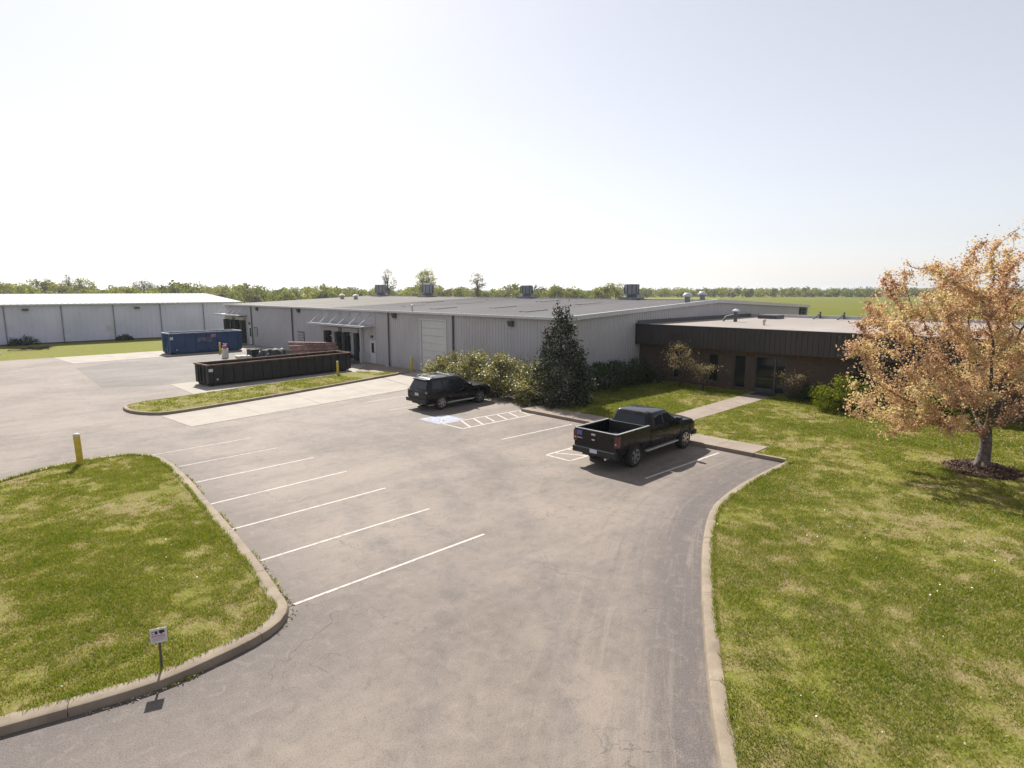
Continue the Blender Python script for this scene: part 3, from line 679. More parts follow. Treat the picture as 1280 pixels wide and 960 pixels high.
# personnel doors with lite
def pdoor(y0, y1, zt, zb=0.02):
    d = boxp('personnel_door', (-0.02, FR(y0) + 0.06, zb), (0.03, FR(y1) - 0.06, zt - 0.06), 'garage', wh)
    ym = FR((y0 + y1) / 2)
    boxp('door_glass', (-0.03, ym - 0.2, zb + 1.0), (-0.021, ym + 0.2, zt - 0.25), 'glass', d)
    boxp('door_handle', (-0.075, FR(y0) + 0.14, 1.0), (-0.02, FR(y0) + 0.2, 1.1), 'chrome', d)
    boxp('door_sign', (-0.028, ym - 0.13, zb + 0.62), (-0.021, ym + 0.13, zb + 0.85), 'plate', d)
    fr = B().box((-0.05, FR(y0), zb), (0.05, FR(y0) + 0.06, zt)).box((-0.05, FR(y1) - 0.06, zb), (0.05, FR(y1), zt)).box((-0.05, FR(y0) + 0.06, zt - 0.06), (0.05, FR(y1) - 0.06, zt)).make('frame', 'trim', d)
    boxp('door_lamp', (-0.2, ym - 0.08, zt + 0.2), (-0.0, ym + 0.08, zt + 0.42), 'dark_trim', wh, 0.02)
pdoor(45.86, 46.9, 2.14); pdoor(72.85, 73.9, 2.3)
# dock doors with black foam pads and a pilaster between
def dock(y0, y1, zt):
    d = boxp('dock_door', (0.10, FR(y0), 0.0), (0.14, FR(y1), zt), 'garage', wh)
    for i in range(5): boxp('door_panel', (0.07, FR(y0) + 0.02, 0.03 + i * (zt / 5)), (0.098, FR(y1) - 0.02, (i + 1) * zt / 5), 'garage', d, 0.01)
    for ya, yb in ((y0 - 0.42, y0 + 0.02), (y1 - 0.02, y1 + 0.42)):
        boxp('dock_pad_side', (-0.55, FR(ya), 0.15), (-0.04, FR(yb), zt - 0.05), 'black_rubber', wh, 0.03)
    boxp('dock_pad_head', (-0.35, FR(y0) - 0.42, zt - 0.02), (-0.04, FR(y1) + 0.42, zt + 0.38), 'siding', wh, 0.03)
    boxp('dock_bumper', (-0.3, FR(y0) + 0.1, 0.3), (-0.04, FR(y1) - 0.1, 0.6), 'black_rubber', wh)
dock(48.75, 50.35, 2.70); dock(52.2, 53.9, 2.70); dock(75.05, 76.75, 2.95); dock(78.5, 80.1, 2.95)
boxp('pilaster', (-0.3, FR(50.9), 0.0), (-0.04, FR(51.1), 3.1), 'trim', wh); boxp('pilaster', (-0.3, FR(47.9), 0.0), (-0.04, FR(48.1), 3.1), 'trim', wh)
# canopies on raking struts
def canopy(y0, y1, z, n):
    c = boxp('canopy', (-1.35, FR(y0), z - 0.04), (-0.04, FR(y1), z + 0.02), 'trim', wh)
    boxp('canopy_edge', (-1.40, FR(y0) - 0.05, z - 0.11), (-1.352, FR(y1) + 0.05, z + 0.06), 'alu', c)
    for e in (y0, y1): boxp('canopy_edge', (-1.35, FR(e) - 0.03, z - 0.10), (-0.045, FR(e) + 0.03, z + 0.05), 'alu', c) if False else None
    for i in range(n):
        y = FR(y0 + 0.5 + (y1 - y0 - 1.0) * i / (n - 1)); B().bar((-1.33, y, z + 0.05), (-0.045, y, z + 1.0), 0.06).make('strut', 'alu', c)
canopy(46.0, 55.9, 3.38, 6); canopy(73.9, 81.2, 3.55, 5)
for i in range(3): B().bar((-0.6, FR(46.95 + i * 0.35), 0.02), (-0.6, FR(46.95 + i * 0.35), 1.05), 0.05).make('railing_post', 'alu', wh)
B().bar((-0.6, FR(46.9), 1.05), (-0.6, FR(47.7), 1.05), 0.05).make('railing_top', 'alu', wh)
# wall lamps
for y, z in ((28.9, 4.28), (42.75, 4.40), (60.3, 4.42), (70.9, 4.36)):
    l = B().box((-0.30, FR(y) - 0.22, z - 0.2), (-0.04, FR(y) + 0.22, z + 0.18)).make('wall_lamp', 'dark_trim', wh)
    bm = bmesh.new(); bm.from_mesh(l.data)
    for v in bm.verts:
        if v.co.x < -0.2 and v.co.z < z: v.co.x += 0.12
    bm.to_mesh(l.data); bm.free()
    boxp('lens', (-0.26, FR(y) - 0.18, z - 0.225), (-0.06, FR(y) + 0.18, z - 0.202), 'clear_lens', l)
# louvred wall vents on the front
for y0, y1, z0, z1 in ((71.2, 72.2, 1.15, 2.2), (59.4, 60.8, 1.1, 2.25)):
    v = boxp('louvre', (-0.06, FR(y0), z0), (-0.036, FR(y1), z1), 'dark_trim', wh)
    for i in range(6): boxp('slat', (-0.10, FR(y0) + 0.04, z0 + 0.05 + i * (z1 - z0 - 0.1) / 6), (-0.062, FR(y1) - 0.04, z0 + 0.05 + (i + 0.62) * (z1 - z0 - 0.1) / 6), 'siding', v)
# louvre pair at the far end of the gable
for k in range(2):
    x = 39.7 + k * 1.05; v = boxp('gable_louvre', (x, -0.09, 3.75), (x + 0.95, -0.04, 4.68), 'void', wh)
    for i in range(5): boxp('slat', (x + 0.05, -0.13, 3.82 + i * 0.17), (x + 0.9, -0.092, 3.88 + i * 0.17), 'dark_trim', v)
# ridge ventilators: round drum on a flared base
for y, s in ((33.0, 1.15), (46.9, 1.12), (65.1, 1.35), (76.3, 1.35)):
    v = B().box((RX - 0.75 * s, FR(y) - 0.75 * s, RZ - 0.05), (RX + 0.75 * s, FR(y) + 0.75 * s, RZ + 0.25)).make('ridge_ventilator', 'vent_metal', wh)
    B().lathe([(0.0, 0.25), (0.45 * s, 0.25), (0.5 * s, 0.45), (0.58 * s, 0.5), (0.62 * s, 1.22 * s), (0.6 * s, 1.27 * s), (0.0, 1.3 * s)], 20, c=(RX, FR(y), RZ)).make('drum', 'vent_metal', v, smooth=35)
    for i in range(10):
        t = 2 * math.pi * i / 10; c_, s_ = math.cos(t) * 0.62 * s, math.sin(t) * 0.62 * s
        B().bar((RX + c_, FR(y) + s_, RZ + 0.55), (RX + c_, FR(y) + s_, RZ + 1.2 * s), 0.05).make('louvre_blade', 'dark_trim', v)
def mushroom(par, x, y, z, h=0.7, r=0.3, m='vent_metal', capm='trim'):
    v = B().lathe([(0.0, 0), (r * 0.65, 0), (r * 0.6, h * 0.6), (0, h * 0.6)], 14, c=(x, y, z)).make('roof_vent', m, par, smooth=35)
    B().lathe([(0, h * 0.62), (r, h * 0.6), (r * 1.05, h * 0.72), (r * 0.7, h * 0.95), (0, h)], 14, c=(x, y, z)).make('cap', capm, v, smooth=50)
mushroom(wh, 17.0, 0.9, roof_z(17.0), 0.85, 0.38); mushroom(wh, 20.9, 1.6, RZ, 0.8, 0.38)
mushroom(wh, 19.0, FR(86 - 2), RZ - 0.1, 0.7, 0.35) if False else None
mushroom(wh, 13.0, FR(74.5), roof_z(13.0), 0.75, 0.4, capm='white_stuff'); mushroom(wh, 13.0, FR(71.0), roof_z(13.0), 0.7, 0.4, capm='white_stuff')
mushroom(wh, 0.9, FR(41.6), roof_z(0.9) + 0.03, 0.55, 0.11, 'trim')

# ---- brick office with bronze fascia
M['vent_dark'] = plain('vent_dark', (0.10, 0.10, 0.105), 0.6, var=0.15)
of = thing('office_building', 'single-storey brown brick office with dark ribbed metal fascia and flat roof', 'office', (37.5, 24.3, 0))
OL, OD, FB, FT = 33.0, 18.5, 2.72, 4.12          # along -y, depth in +x
def oy(y): return y - 24.3
wins = [(oy(20.9), oy(21.55), 0.45, 2.35), (oy(18.2), oy(18.9), 0.45, 2.35), (oy(16.35), oy(17.15), 0.25, 2.40), (oy(13.85), oy(15.75), 0.12, 2.42), (oy(9.5), oy(10.6), 0.9, 2.3), (oy(5.6), oy(6.7), 0.9, 2.3), (oy(1.6), oy(2.7), 0.9, 2.3)]
def wall_with_holes(name, y0, y1, z0, z1, holes, m, parent, x=0.0):
    ys = sorted({y0, y1} | {h[0] for h in holes} | {h[1] for h in holes}); b = B()
    for a, c in zip(ys[:-1], ys[1:]):
        sp = [(z0, z1)]
        for h in holes:
            if h[0] <= (a + c) / 2 <= h[1]: sp = [(z0, h[2]), (h[3], z1)]
        for lo, hi in sp: b.add([(x, a, lo), (x, a, hi), (x, c, hi), (x, c, lo)], [(0, 1, 2, 3)])
    for h in holes:   # reveals
        y0_, y1_, lo, hi = h
        b.add([(x, y0_, lo), (x + .12, y0_, lo), (x + .12, y0_, hi), (x, y0_, hi)], [(0, 1, 2, 3)]); b.add([(x, y1_, lo), (x + .12, y1_, lo), (x + .12, y1_, hi), (x, y1_, hi)], [(3, 2, 1, 0)])
        b.add([(x, y0_, hi), (x + .12, y0_, hi), (x + .12, y1_, hi), (x, y1_, hi)], [(0, 1, 2, 3)]); b.add([(x, y0_, lo), (x + .12, y0_, lo), (x + .12, y1_, lo), (x, y1_, lo)], [(3, 2, 1, 0)])
    return b.make(name, m, parent, recalc=False)
wall_with_holes('brick_wall', -OL, 0, 0.0, FB + 0.1, wins, 'brick', of)
b = B().box((0.001, -OL, 0.0), (OD, -OL + 0.2, FB)); b.box((OD - 0.2, -OL + 0.2, 0), (OD, -0.1, FB)); b.make('rear_walls', 'brick', of)
boxp('soldier_course', (-0.03, -OL, FB - 0.32), (-0.002, 0, FB - 0.02), plain('brick_band', (0.115, 0.07, 0.044), 0.85, var=0.2, scale=4), of)
boxp('soffit', (-0.55, -OL - 0.5, FB - 0.03), (0.3, 0.0, FB), 'fascia', of)
ribbed('fascia_front', (-0.6, -OL - 0.5), (-0.6, 0.0), FB - 0.02, lambda s: FT, 'fascia', of, (-1, 0), pitch=0.31, depth=0.03, rib=0.05)
b = B().add([(-0.6, 0, FB - .02), (0.3, 0, FB - .02), (0.3, 0, FT), (-0.6, 0, FT)], [(0, 1, 2, 3)]); b.box((-0.6, -OL - 0.5, FB), (OD + .3, -OL - 0.48, FT)); b.make('fascia_side', 'fascia', of, recalc=False)
boxp('coping', (-0.66, -OL - 0.5, FT), (-0.38, 0.0, FT + 0.04), 'dark_trim', of)
ro = boxp('flat_roof', (-0.36, -OL - 0.46, FT - 0.25), (OD, -0.01, FT - 0.03), 'roof_gravel', of)
boxp('wall_flashing', (-0.36, -0.06, FT - 0.03), (OD, -0.012, FT + 0.25), 'dark_trim', of)
boxp('rear_parapet', (OD, -OL - 0.46, FT - 0.25), (OD + 0.2, -0.1, FT + 0.22), 'trim', of)
for i in range(6):
    y = -6.2 - i * 1.9
    B().bar((OD - 0.1, y, FT - 0.03), (OD - 0.1, y, FT + 0.55), 0.12).make('parapet_post', 'dark_trim', of); B().bar((OD - 0.15, y, FT + 0.42), (OD - 1.9, y - 0.05, FT), 0.09).make('shadow_brace', 'dark_trim', of)  # raking dark bars: the posts' shadow lines on the roof, built as braces
pv = B().tube([(8.0, -3.4, FT - 0.05), (8.0, -3.4, FT + 0.75)], 0.14, 12).make('roof_pipe', 'vent_dark', of, smooth=True)
B().lathe([(0, 0.75), (0.24, 0.75), (0.27, 0.85), (0, 0.98)], 12, c=(8.0, -3.4, FT)).make('cap', 'trim', pv, smooth=40)
B().tube([(8.0, -3.35, FT + 0.5), (7.7, -2.8, FT + 0.35), (7.6, -2.6, FT + 0.02)], 0.09, 10).make('elbow', 'vent_dark', pv, smooth=True)
mushroom(of, 4.7, -7.0, FT - 0.03, 0.45, 0.14, 'trim', 'white_stuff')
boxp('hatch', (14.5, -4.0, FT - 0.03), (16.2, -2.4, FT + 0.28), 'dark_trim', of)
def window(y0, y1, z0, z1, nm='window', mull=0):
    w = boxp(nm, (0.09, y0, z0), (0.115, y1, z1), 'glass', of); f = 0.06
    b = B().box((0.04, y0, z0), (0.118, y0 + f, z1)).box((0.04, y1 - f, z0), (0.118, y1, z1)).box((0.041, y0 + f, z1 - f), (0.118, y1 - f, z1)).box((0.041, y0 + f, z0), (0.118, y1 - f, z0 + f * 1.4))
    for i in range(mull): 
        ym = y0 + (y1 - y0) * (0.36 if nm == 'entrance_door' else (i + 1) / (mull + 1)); b.box((0.042, ym - 0.045, z0 + f), (0.117, ym + 0.045, z1 - f))
    b.make('frame', 'dark_trim', w)
    if nm == 'window': boxp('sill', (-0.05, y0 - 0.05, z0 - 0.08), (0.1, y1 + 0.05, z0 - 0.002), 'brick', w)
    return w
for i, h in enumerate(wins):
    if i == 3:
        d = window(*h, nm='entrance_door', mull=1); boxp('push_bar', (0.0, h[0] + 0.78, 1.0), (0.04, h[1] - 0.12, 1.04), 'dark_trim', d); boxp('door_rail', (0.035, h[0] + 0.76, 0.18), (0.119, h[1] - 0.06, 0.4), 'dark_trim', d)
    else: window(*h)
tag(boxp('door_mat', (36.3, 14.1, 0.15), (37.3, 15.5, 0.168), 'black_rubber'), 'dark mat on the path before the glass office door', 'door mat')

# ---- white warehouse beyond the grass
fw = thing('white_warehouse', 'long white metal warehouse with pale roof beyond the far grass', 'warehouse', (36.0, 94.0, 0))
WL, WD, WE, WR = 95.0, 32.0, 4.75, 6.0
nb = 17
for i in range(nb):
    a, c = -WL + WL * i / nb, -WL + WL * (i + 1) / nb
    ribbed('wall_panel', (a + 0.02, 0), (c - 0.02, 0), 0.05, lambda s: WE, 'white_siding', fw, (0, -1), pitch=0.6, depth=0.03, rib=0.12)
for i in range(nb + 1):
    x = -WL + WL * i / nb; B().tube([(x, -0.1, WE), (x, -0.1, 0.05)], 0.06, 8).make('downspout', 'vent_metal', fw, smooth=True)
b = B().add([(0, 0, 0), (0, WD, 0), (0, WD, WE), (0, WD / 2, WR), (0, 0, WE)], [(0, 1, 2, 3, 4)]).add([(-WL, 0, 0), (-WL, WD, 0), (-WL, WD, WE), (-WL, WD / 2, WR), (-WL, 0, WE)], [(4, 3, 2, 1, 0)]).add([(0, WD, 0), (-WL, WD, 0), (-WL, WD, WE), (0, WD, WE)], [(0, 1, 2, 3)])
b.make('end_walls', 'white_siding', fw, recalc=False)
b = B()
for i in range(150):
    a, c = -WL - 0.2 + (WL + 0.4) * i / 150, -WL - 0.2 + (WL + 0.4) * (i + 1) / 150
    for (p, zp), (q, zq) in (((a, 0), (a + .08, .05)), ((a + .08, .05), (a + .16, 0)), ((a + .16, 0), (c, 0))):
        b.add([(p, -0.25, WE + zp), (q, -0.25, WE + zq), (q, WD / 2, WR + zq), (p, WD / 2, WR + zp)], [(0, 1, 2, 3)]); b.add([(p, WD / 2, WR + zp), (q, WD / 2, WR + zq), (q, WD + .2, WE + zq), (p, WD + .2, WE + zp)], [(0, 1, 2, 3)])
b.make('roof', 'roof_white', fw, recalc=False)
boxp('gutter', (-WL - .2, -0.36, WE - 0.1), (0.2, -0.24, WE + 0.08), 'trim', fw)
for x in (-25.9, -14.0): boxp('wall_light', (x - .3, -0.35, 4.05), (x + .3, -0.05, 4.3), 'dark_trim', fw, 0.03)
boxp('wall_hatch', (-17.6, -0.08, 1.2), (-16.9, -0.035, 2.0), 'trim', fw)

# ------------------------------------------------------------------ vehicles (local: x forward, y left, origin under the rear axle)
def ring(x, half):
    return [(x, -y, z) for y, z in half] + [(x, y, z) for y, z in reversed(half) if y > 1e-6]
def body_ring(x, zb, zs, w, tuck=0.06, crown=0.03):
    h = zs - zb
    return ring(x, [(0, zb), (w - 0.14, zb), (w - 0.05, zb + 0.05), (w - 0.02, zb + h * 0.3), (w, zb + h * 0.55), (w - 0.012, zb + h * 0.8), (w - tuck * 0.6, zs - 0.035), (w - tuck - 0.05, zs), (w * 0.5, zs + crown), (0, zs + crown * 1.2)])
def rrect(x0, x1, w, z, r=0.12, n=4, xb0=0.0, bow=0.05):
    P = []
    for cx_, cy_, a in ((x1 - r, w - r, 0), (x0 + r, w - r, 90), (x0 + r, -w + r, 180), (x1 - r, -w + r, 270)):
        for k in range(n + 1):
            t = R(a + 90 * k / n); P.append((cx_ + r * math.cos(t), cy_ + r * math.sin(t), z))
    return P
def boolean_cut(o, cutters):
    for i, c in enumerate(cutters):
        md = o.modifiers.new('cut', 'BOOLEAN'); md.operation = 'DIFFERENCE'; md.object = c; md.solver = 'EXACT'
    dg = bpy.context.evaluated_depsgraph_get(); me = bpy.data.meshes.new_from_object(o.evaluated_get(dg))
    o.modifiers.clear(); old = o.data; o.data = me
    o.data.shade_smooth(); o.data.set_sharp_from_angle(angle=R(32))
    for c in cutters: bpy.data.objects.remove(c)
def arches(xs, r, w, zc):
    return [B().lathe([(0, -0.30), (r, -0.30), (r, 0.30), (0, 0.30)], 28, 'y', (x, s * (w - 0.12), zc)).make('cut', 'void') for x in xs for s in (-1, 1)]
def wheel(root, x, y, rad, wid, spokes=6):
    s = -1 if y < 0 else 1; r = rad; h = wid / 2; k = r * 0.64
    w = B().lathe([(k, -h * 0.9), (r * 0.82, -h), (r * 0.95, -h * 0.92), (r, -h * 0.6), (r, h * 0.6), (r * 0.95, h * 0.92), (r * 0.82, h), (k, h * 0.9), (k, -h * 0.9)], 32, 'y', (x, y, rad)).make('wheel', 'tyre', root, smooth=40)
    b = B().lathe([(0, s * h * 0.35), (k * 0.9, s * h * 0.3), (k * 0.95, s * h * 0.9), (k * 1.02, s * h * 0.95), (k * 1.02, s * h * 0.5)], 28, 'y', (x, y, rad))
    b.make('rim_well', 'car_plastic', w, smooth=40)
    b = B().lathe([(k * 0.93, s * h * 0.80), (k * 0.95, s * h * 0.98), (k * 1.03, s * h * 1.0), (k * 1.03, s * h * 0.85)], 28, 'y', (x, y, rad))
    for i in range(spokes):
        for dt in (-0.13, 0.13):
            t = 2 * math.pi * i / spokes + 0.2
            b.bar((x + 0.10 * r * math.cos(t), y + s * h * 0.85, rad + 0.10 * r * math.sin(t)), (x + k * 0.97 * math.cos(t + dt), y + s * h * 0.9, rad + k * 0.97 * math.sin(t + dt)), 0.05 * r / 0.4, 0.03, (0, 1, 0))
    b.lathe([(0, s * h * 0.97), (r * 0.15, s * h * 0.95), (r * 0.17, s * h * 0.8)], 14, 'y', (x, y, rad)).make('rim', 'rim', w, smooth=35)
def panel3(name, pts, m, parent, nrm, off=0.006, th=0.014):
    n = Vector(nrm).normalized(); P = [Vector(p) for p in pts]; k = len(P)
    V = [p + n * off for p in P] + [p - n * th for p in P]
    return B().add(V, [tuple(range(k)), tuple(range(2 * k - 1, k - 1, -1))] + [(i, k + i, k + (i + 1) % k, (i + 1) % k) for i in range(k)]).make(name, m, parent)
def side_glass(root, poly, yb, zb, yt, zt, name='side_window'):
    for s in (-1, 1):
        f = lambda x, z: (x, s * (yb + (yt - yb) * (z - zb) / (zt - zb)), z)
        panel3(name, [f(*p) for p in poly], 'glass', root, (0, s * (zt - zb), yb - yt))

# pickup
pk = thing('pickup_truck', 'black crew-cab pickup truck parked nose-in by the sidewalk with an open bed', 'pickup truck', (18.50, 13.02, 0), R(0.6))
PW = 1.0
rings = [body_ring(1.00, 0.52, 1.30, PW, 0.07), body_ring(1.2, 0.48, 1.29, PW, 0.07), body_ring(2.2, 0.48, 1.28, PW, 0.07), body_ring(3.1, 0.50, 1.27, PW, 0.08), body_ring(3.7, 0.52, 1.25, PW, 0.10, 0.05), body_ring(4.25, 0.54, 1.20, PW - 0.005, 0.12, 0.05),
         body_ring(4.50, 0.55, 1.14, PW - 0.03, 0.13, 0.04), body_ring(4.62, 0.58, 1.04, PW - 0.07, 0.13, 0.03), body_ring(4.68, 0.62, 0.95, PW - 0.14, 0.12, 0.02)]
o = B().loft(rings).make('body', 'car_paint', pk, smooth=32); boolean_cut(o, arches((3.72,), 0.50, PW, 0.46))
U = [(0, 0.55), (0.86, 0.55), (0.95, 0.60), (0.985, 0.85), (1.0, 1.0), (0.99, 1.25), (0.975, 1.38), (0.955, 1.405), (0.90, 1.405), (0.88, 1.38), (0.86, 0.92), (0, 0.92)]
o = B().loft([ring(x, U) for x in (-1.12, -0.6, 0, 0.5, 0.97)]).make('bed', 'car_paint', pk, smooth=32); boolean_cut(o, arches((0.0,), 0.50, PW, 0.46))
boxp('bed_liner', (-1.10, -0.855, 0.925), (0.95, 0.855, 0.94), 'black_rubber', pk); boxp('bulkhead', (0.90, -0.86, 0.92), (0.972, 0.86, 1.38), 'car_plastic', pk)
for s in (-1, 1):
    boxp('bed_rail_cap', (-1.12, s * 0.935 - 0.045, 1.406), (0.97, s * 0.935 + 0.045, 1.425), plain('rail_cap', (0.30, 0.29, 0.28), 0.35, var=0.05) if s < 0 else bpy.data.materials['rail_cap'], pk, 0.006)
tg = boxp('tailgate', (-1.185, -0.955, 0.66), (-1.115, 0.955, 1.40), 'car_paint', pk, 0.02)
boxp('tailgate_cap', (-1.19, -0.94, 1.401), (-1.11, 0.94, 1.42), bpy.data.materials['rail_cap'], tg)
boxp('handle', (-1.20, -0.02, 1.23), (-1.186, 0.16, 1.30), 'chrome', tg); 
bdg = B().lathe([(0, 0.0), (0.085, 0.004), (0.09, 0.02)], 20, 'y', (0, 0, 0)).make('badge', 'alu', tg, loc=(-1.188, 0.07, 1.07)); bdg.rotation_euler = (0, 0, R(90)); bdg.scale = (0.9, 1, 0.38)
boxp('sticker', (-1.192, 0.60, 1.16), (-1.1865, 0.82, 1.34), 'sticker_blue', tg); boxp('lettering', (-1.192, 0.58, 1.045), (-1.1865, 0.84, 1.075), 'chrome', tg)
for s in (-1, 1):
    l = boxp('tail_light', (-1.19, s * 0.90 - 0.075, 0.92), (-1.0, s * 0.90 + 0.105 if s > 0 else s * 0.90 + 0.075, 1.34) if s > 0 else (-1.0, s * 0.90 + 0.075, 1.34), 'red_lens', pk, 0.02)
    if s < 0:
        for v in l.data.vertices: v.co.y -= 0.03
    boxp('reverse_lens', (-1.196, s * 0.915 - 0.03, 1.03), (-1.191, s * 0.915 + 0.03, 1.08), 'clear_lens', l)
bp = boxp('rear_bumper', (-1.29, -0.97, 0.52), (-1.12, 0.97, 0.74), 'car_plastic', pk, 0.03)
boxp('bumper_step', (-1.295, -0.93, 0.742), (-1.14, 0.93, 0.752), 'chrome', bp)
boxp('licence_plate', (-1.302, -0.17, 0.60), (-1.291, 0.15, 0.74), 'plate', bp)
B().tube([(-1.40, -0.62, 0.50), (-0.6, -0.62, 0.48)], 0.045, 10).make('exhaust', 'chrome', pk, smooth=True)
B().tube([(-1.35, 0.0, 0.47), (-1.48, 0.0, 0.47)], 0.03, 8).make('tow_hitch', 'car_plastic', pk)
B().lathe([(0, -.1), (0.36, -.1), (0.38, 0), (0.36, .1), (0, .1)], 24, 'z', (-0.72, 0.1, 0.50)).make('spare_wheel', 'tyre', pk, smooth=40)
boxp('underbody', (-0.95, -0.75, 0.36), (4.35, 0.75, 0.56), 'car_plastic', pk)
gh = B().loft([rrect(1.05, 3.28, 0.955, 1.24, 0.14), rrect(1.07, 3.2, 0.945, 1.29, 0.14), rrect(1.22, 2.58, 0.80, 1.74, 0.16), rrect(1.28, 2.48, 0.75, 1.82, 0.18), rrect(1.42, 2.28, 0.62, 1.85, 0.2)]).make('cab', 'car_paint', pk, smooth=35)
yb, zb, yt, zt = 0.945, 1.29, 0.80, 1.74
side_glass(pk, [(1.42, 1.32), (2.02, 1.32), (2.0, 1.69), (1.48, 1.69)], yb, zb, yt, zt); side_glass(pk, [(2.10, 1.32), (2.92, 1.32), (2.48, 1.69), (2.08, 1.69)], yb, zb, yt, zt)
panel3('rear_window', [(1.085, 0.70, 1.36), (1.085, -0.70, 1.36), (1.20, -0.62, 1.68), (1.20, 0.62, 1.68)], 'glass', pk, (-0.5, 0, 0.15), 0.012)
panel3('windscreen', [(3.1, 0.78, 1.34), (3.1, -0.78, 1.34), (2.62, -0.66, 1.71), (2.62, 0.66, 1.71)], 'glass', pk, (0.5, 0, 0.68), 0.012)
for s in (-1, 1):
    for x in (0.0, 3.72): wheel(pk, x, s * 0.87, 0.42, 0.29, 6)
    for x in (0.0, 3.72):   # flared arch lips
        t = [R(a) for a in range(0, 181, 12)]; B().tube([(x + 0.51 * math.cos(a), s * 0.995, 0.46 + 0.51 * math.sin(a)) for a in t], 0.025, 6).make('wheel_arch', 'car_plastic', pk, smooth=True)
    m_ = boxp('door_mirror', (2.78, s * 1.02, 1.26), (2.95, s * 1.26, 1.50), 'car_plastic', pk, 0.04) if s > 0 else boxp('door_mirror', (2.78, -1.26, 1.26), (2.95, -1.02, 1.50), 'car_plastic', pk, 0.04)
    B().bar((2.86, s * 0.93, 1.31), (2.86, s * 1.05, 1.36), 0.06).make('mirror_arm', 'car_plastic', m_)
    boxp('running_board', (0.78, s * 0.95 - 0.07, 0.44), (3.12, s * 0.95 + 0.07, 0.50), 'alu' if s < 0 else 'alu', pk, 0.01)
    for x in (1.55, 2.35): B().box((x, s * 1.0 - 0.012, 1.06), (x + 0.2, s * 1.0 + 0.022, 1.10)).make('door_handle', 'car_paint', pk)
    for x in (1.12, 2.06, 3.02): boxp('door_seam', (x, s * 0.992 - 0.008, 0.60), (x + 0.012, s * 0.992 + 0.0085, 1.22), 'void', pk)
    boxp('headlight', (4.40, s * 0.80 - 0.14, 0.92), (4.62, s * 0.80 + 0.10, 1.08), 'clear_lens', pk, 0.03)
boxp('grille', (4.63, -0.6, 0.72), (4.71, 0.6, 1.04), 'car_plastic', pk, 0.02); boxp('front_bumper', (4.45, -0.97, 0.46), (4.76, 0.97, 0.68), 'car_plastic', pk, 0.05)

# suv
sv = thing('suv', 'black sport utility vehicle parked in front of the laurel hedge', 'suv', (20.24, 26.66, 0), R(0.5))
SW = 0.96
rings = [body_ring(-0.99, 0.55, 1.02, SW - 0.13, 0.06), body_ring(-0.93, 0.48, 1.10, SW - 0.06, 0.05), body_ring(-0.75, 0.42, 1.13, SW - 0.01, 0.05), body_ring(0, 0.42, 1.13, SW, 0.06), body_ring(1.4, 0.40, 1.12, SW, 0.06), body_ring(2.2, 0.42, 1.11, SW, 0.07),
         body_ring(2.9, 0.44, 1.10, SW, 0.10, 0.05), body_ring(3.4, 0.46, 1.06, SW - 0.01, 0.12, 0.05), body_ring(3.66, 0.48, 0.99, SW - 0.06, 0.13, 0.04), body_ring(3.80, 0.52, 0.88, SW - 0.15, 0.12, 0.02)]
o = B().loft(rings).make('body', 'car_paint', sv, smooth=32); boolean_cut(o, arches((0.0, 2.87), 0.45, SW, 0.41))
B().loft([rrect(-0.94, 2.45, 0.905, 1.08, 0.16), rrect(-0.91, 2.36, 0.895, 1.13, 0.16), rrect(-0.66, 1.62, 0.73, 1.65, 0.17), rrect(-0.58, 1.52, 0.68, 1.73, 0.2), rrect(-0.42, 1.35, 0.56, 1.765, 0.22)]).make('cabin', 'car_paint', sv, smooth=35)
yb, zb, yt, zt = 0.895, 1.13, 0.73, 1.65
side_glass(sv, [(-0.62, 1.20), (0.12, 1.17), (0.10, 1.60), (-0.48, 1.60)], yb, zb, yt, zt); side_glass(sv, [(0.22, 1.17), (1.02, 1.17), (0.98, 1.60), (0.20, 1.60)], yb, zb, yt, zt); side_glass(sv, [(1.10, 1.17), (2.05, 1.17), (1.52, 1.60), (1.06, 1.60)], yb, zb, yt, zt)
panel3('rear_window', [(-0.90, 0.72, 1.17), (-0.90, -0.72, 1.17), (-0.69, -0.60, 1.60), (-0.69, 0.60, 1.60)], 'glass', sv, (-0.5, 0, 0.22), 0.012)
panel3('windscreen', [(2.27, 0.75, 1.18), (2.27, -0.75, 1.18), (1.66, -0.60, 1.61), (1.66, 0.60, 1.61)], 'glass', sv, (0.5, 0, 0.72), 0.012)
boxp('spoiler', (-0.80, -0.60, 1.64), (-0.55, 0.60, 1.70), 'car_paint', sv, 0.02)
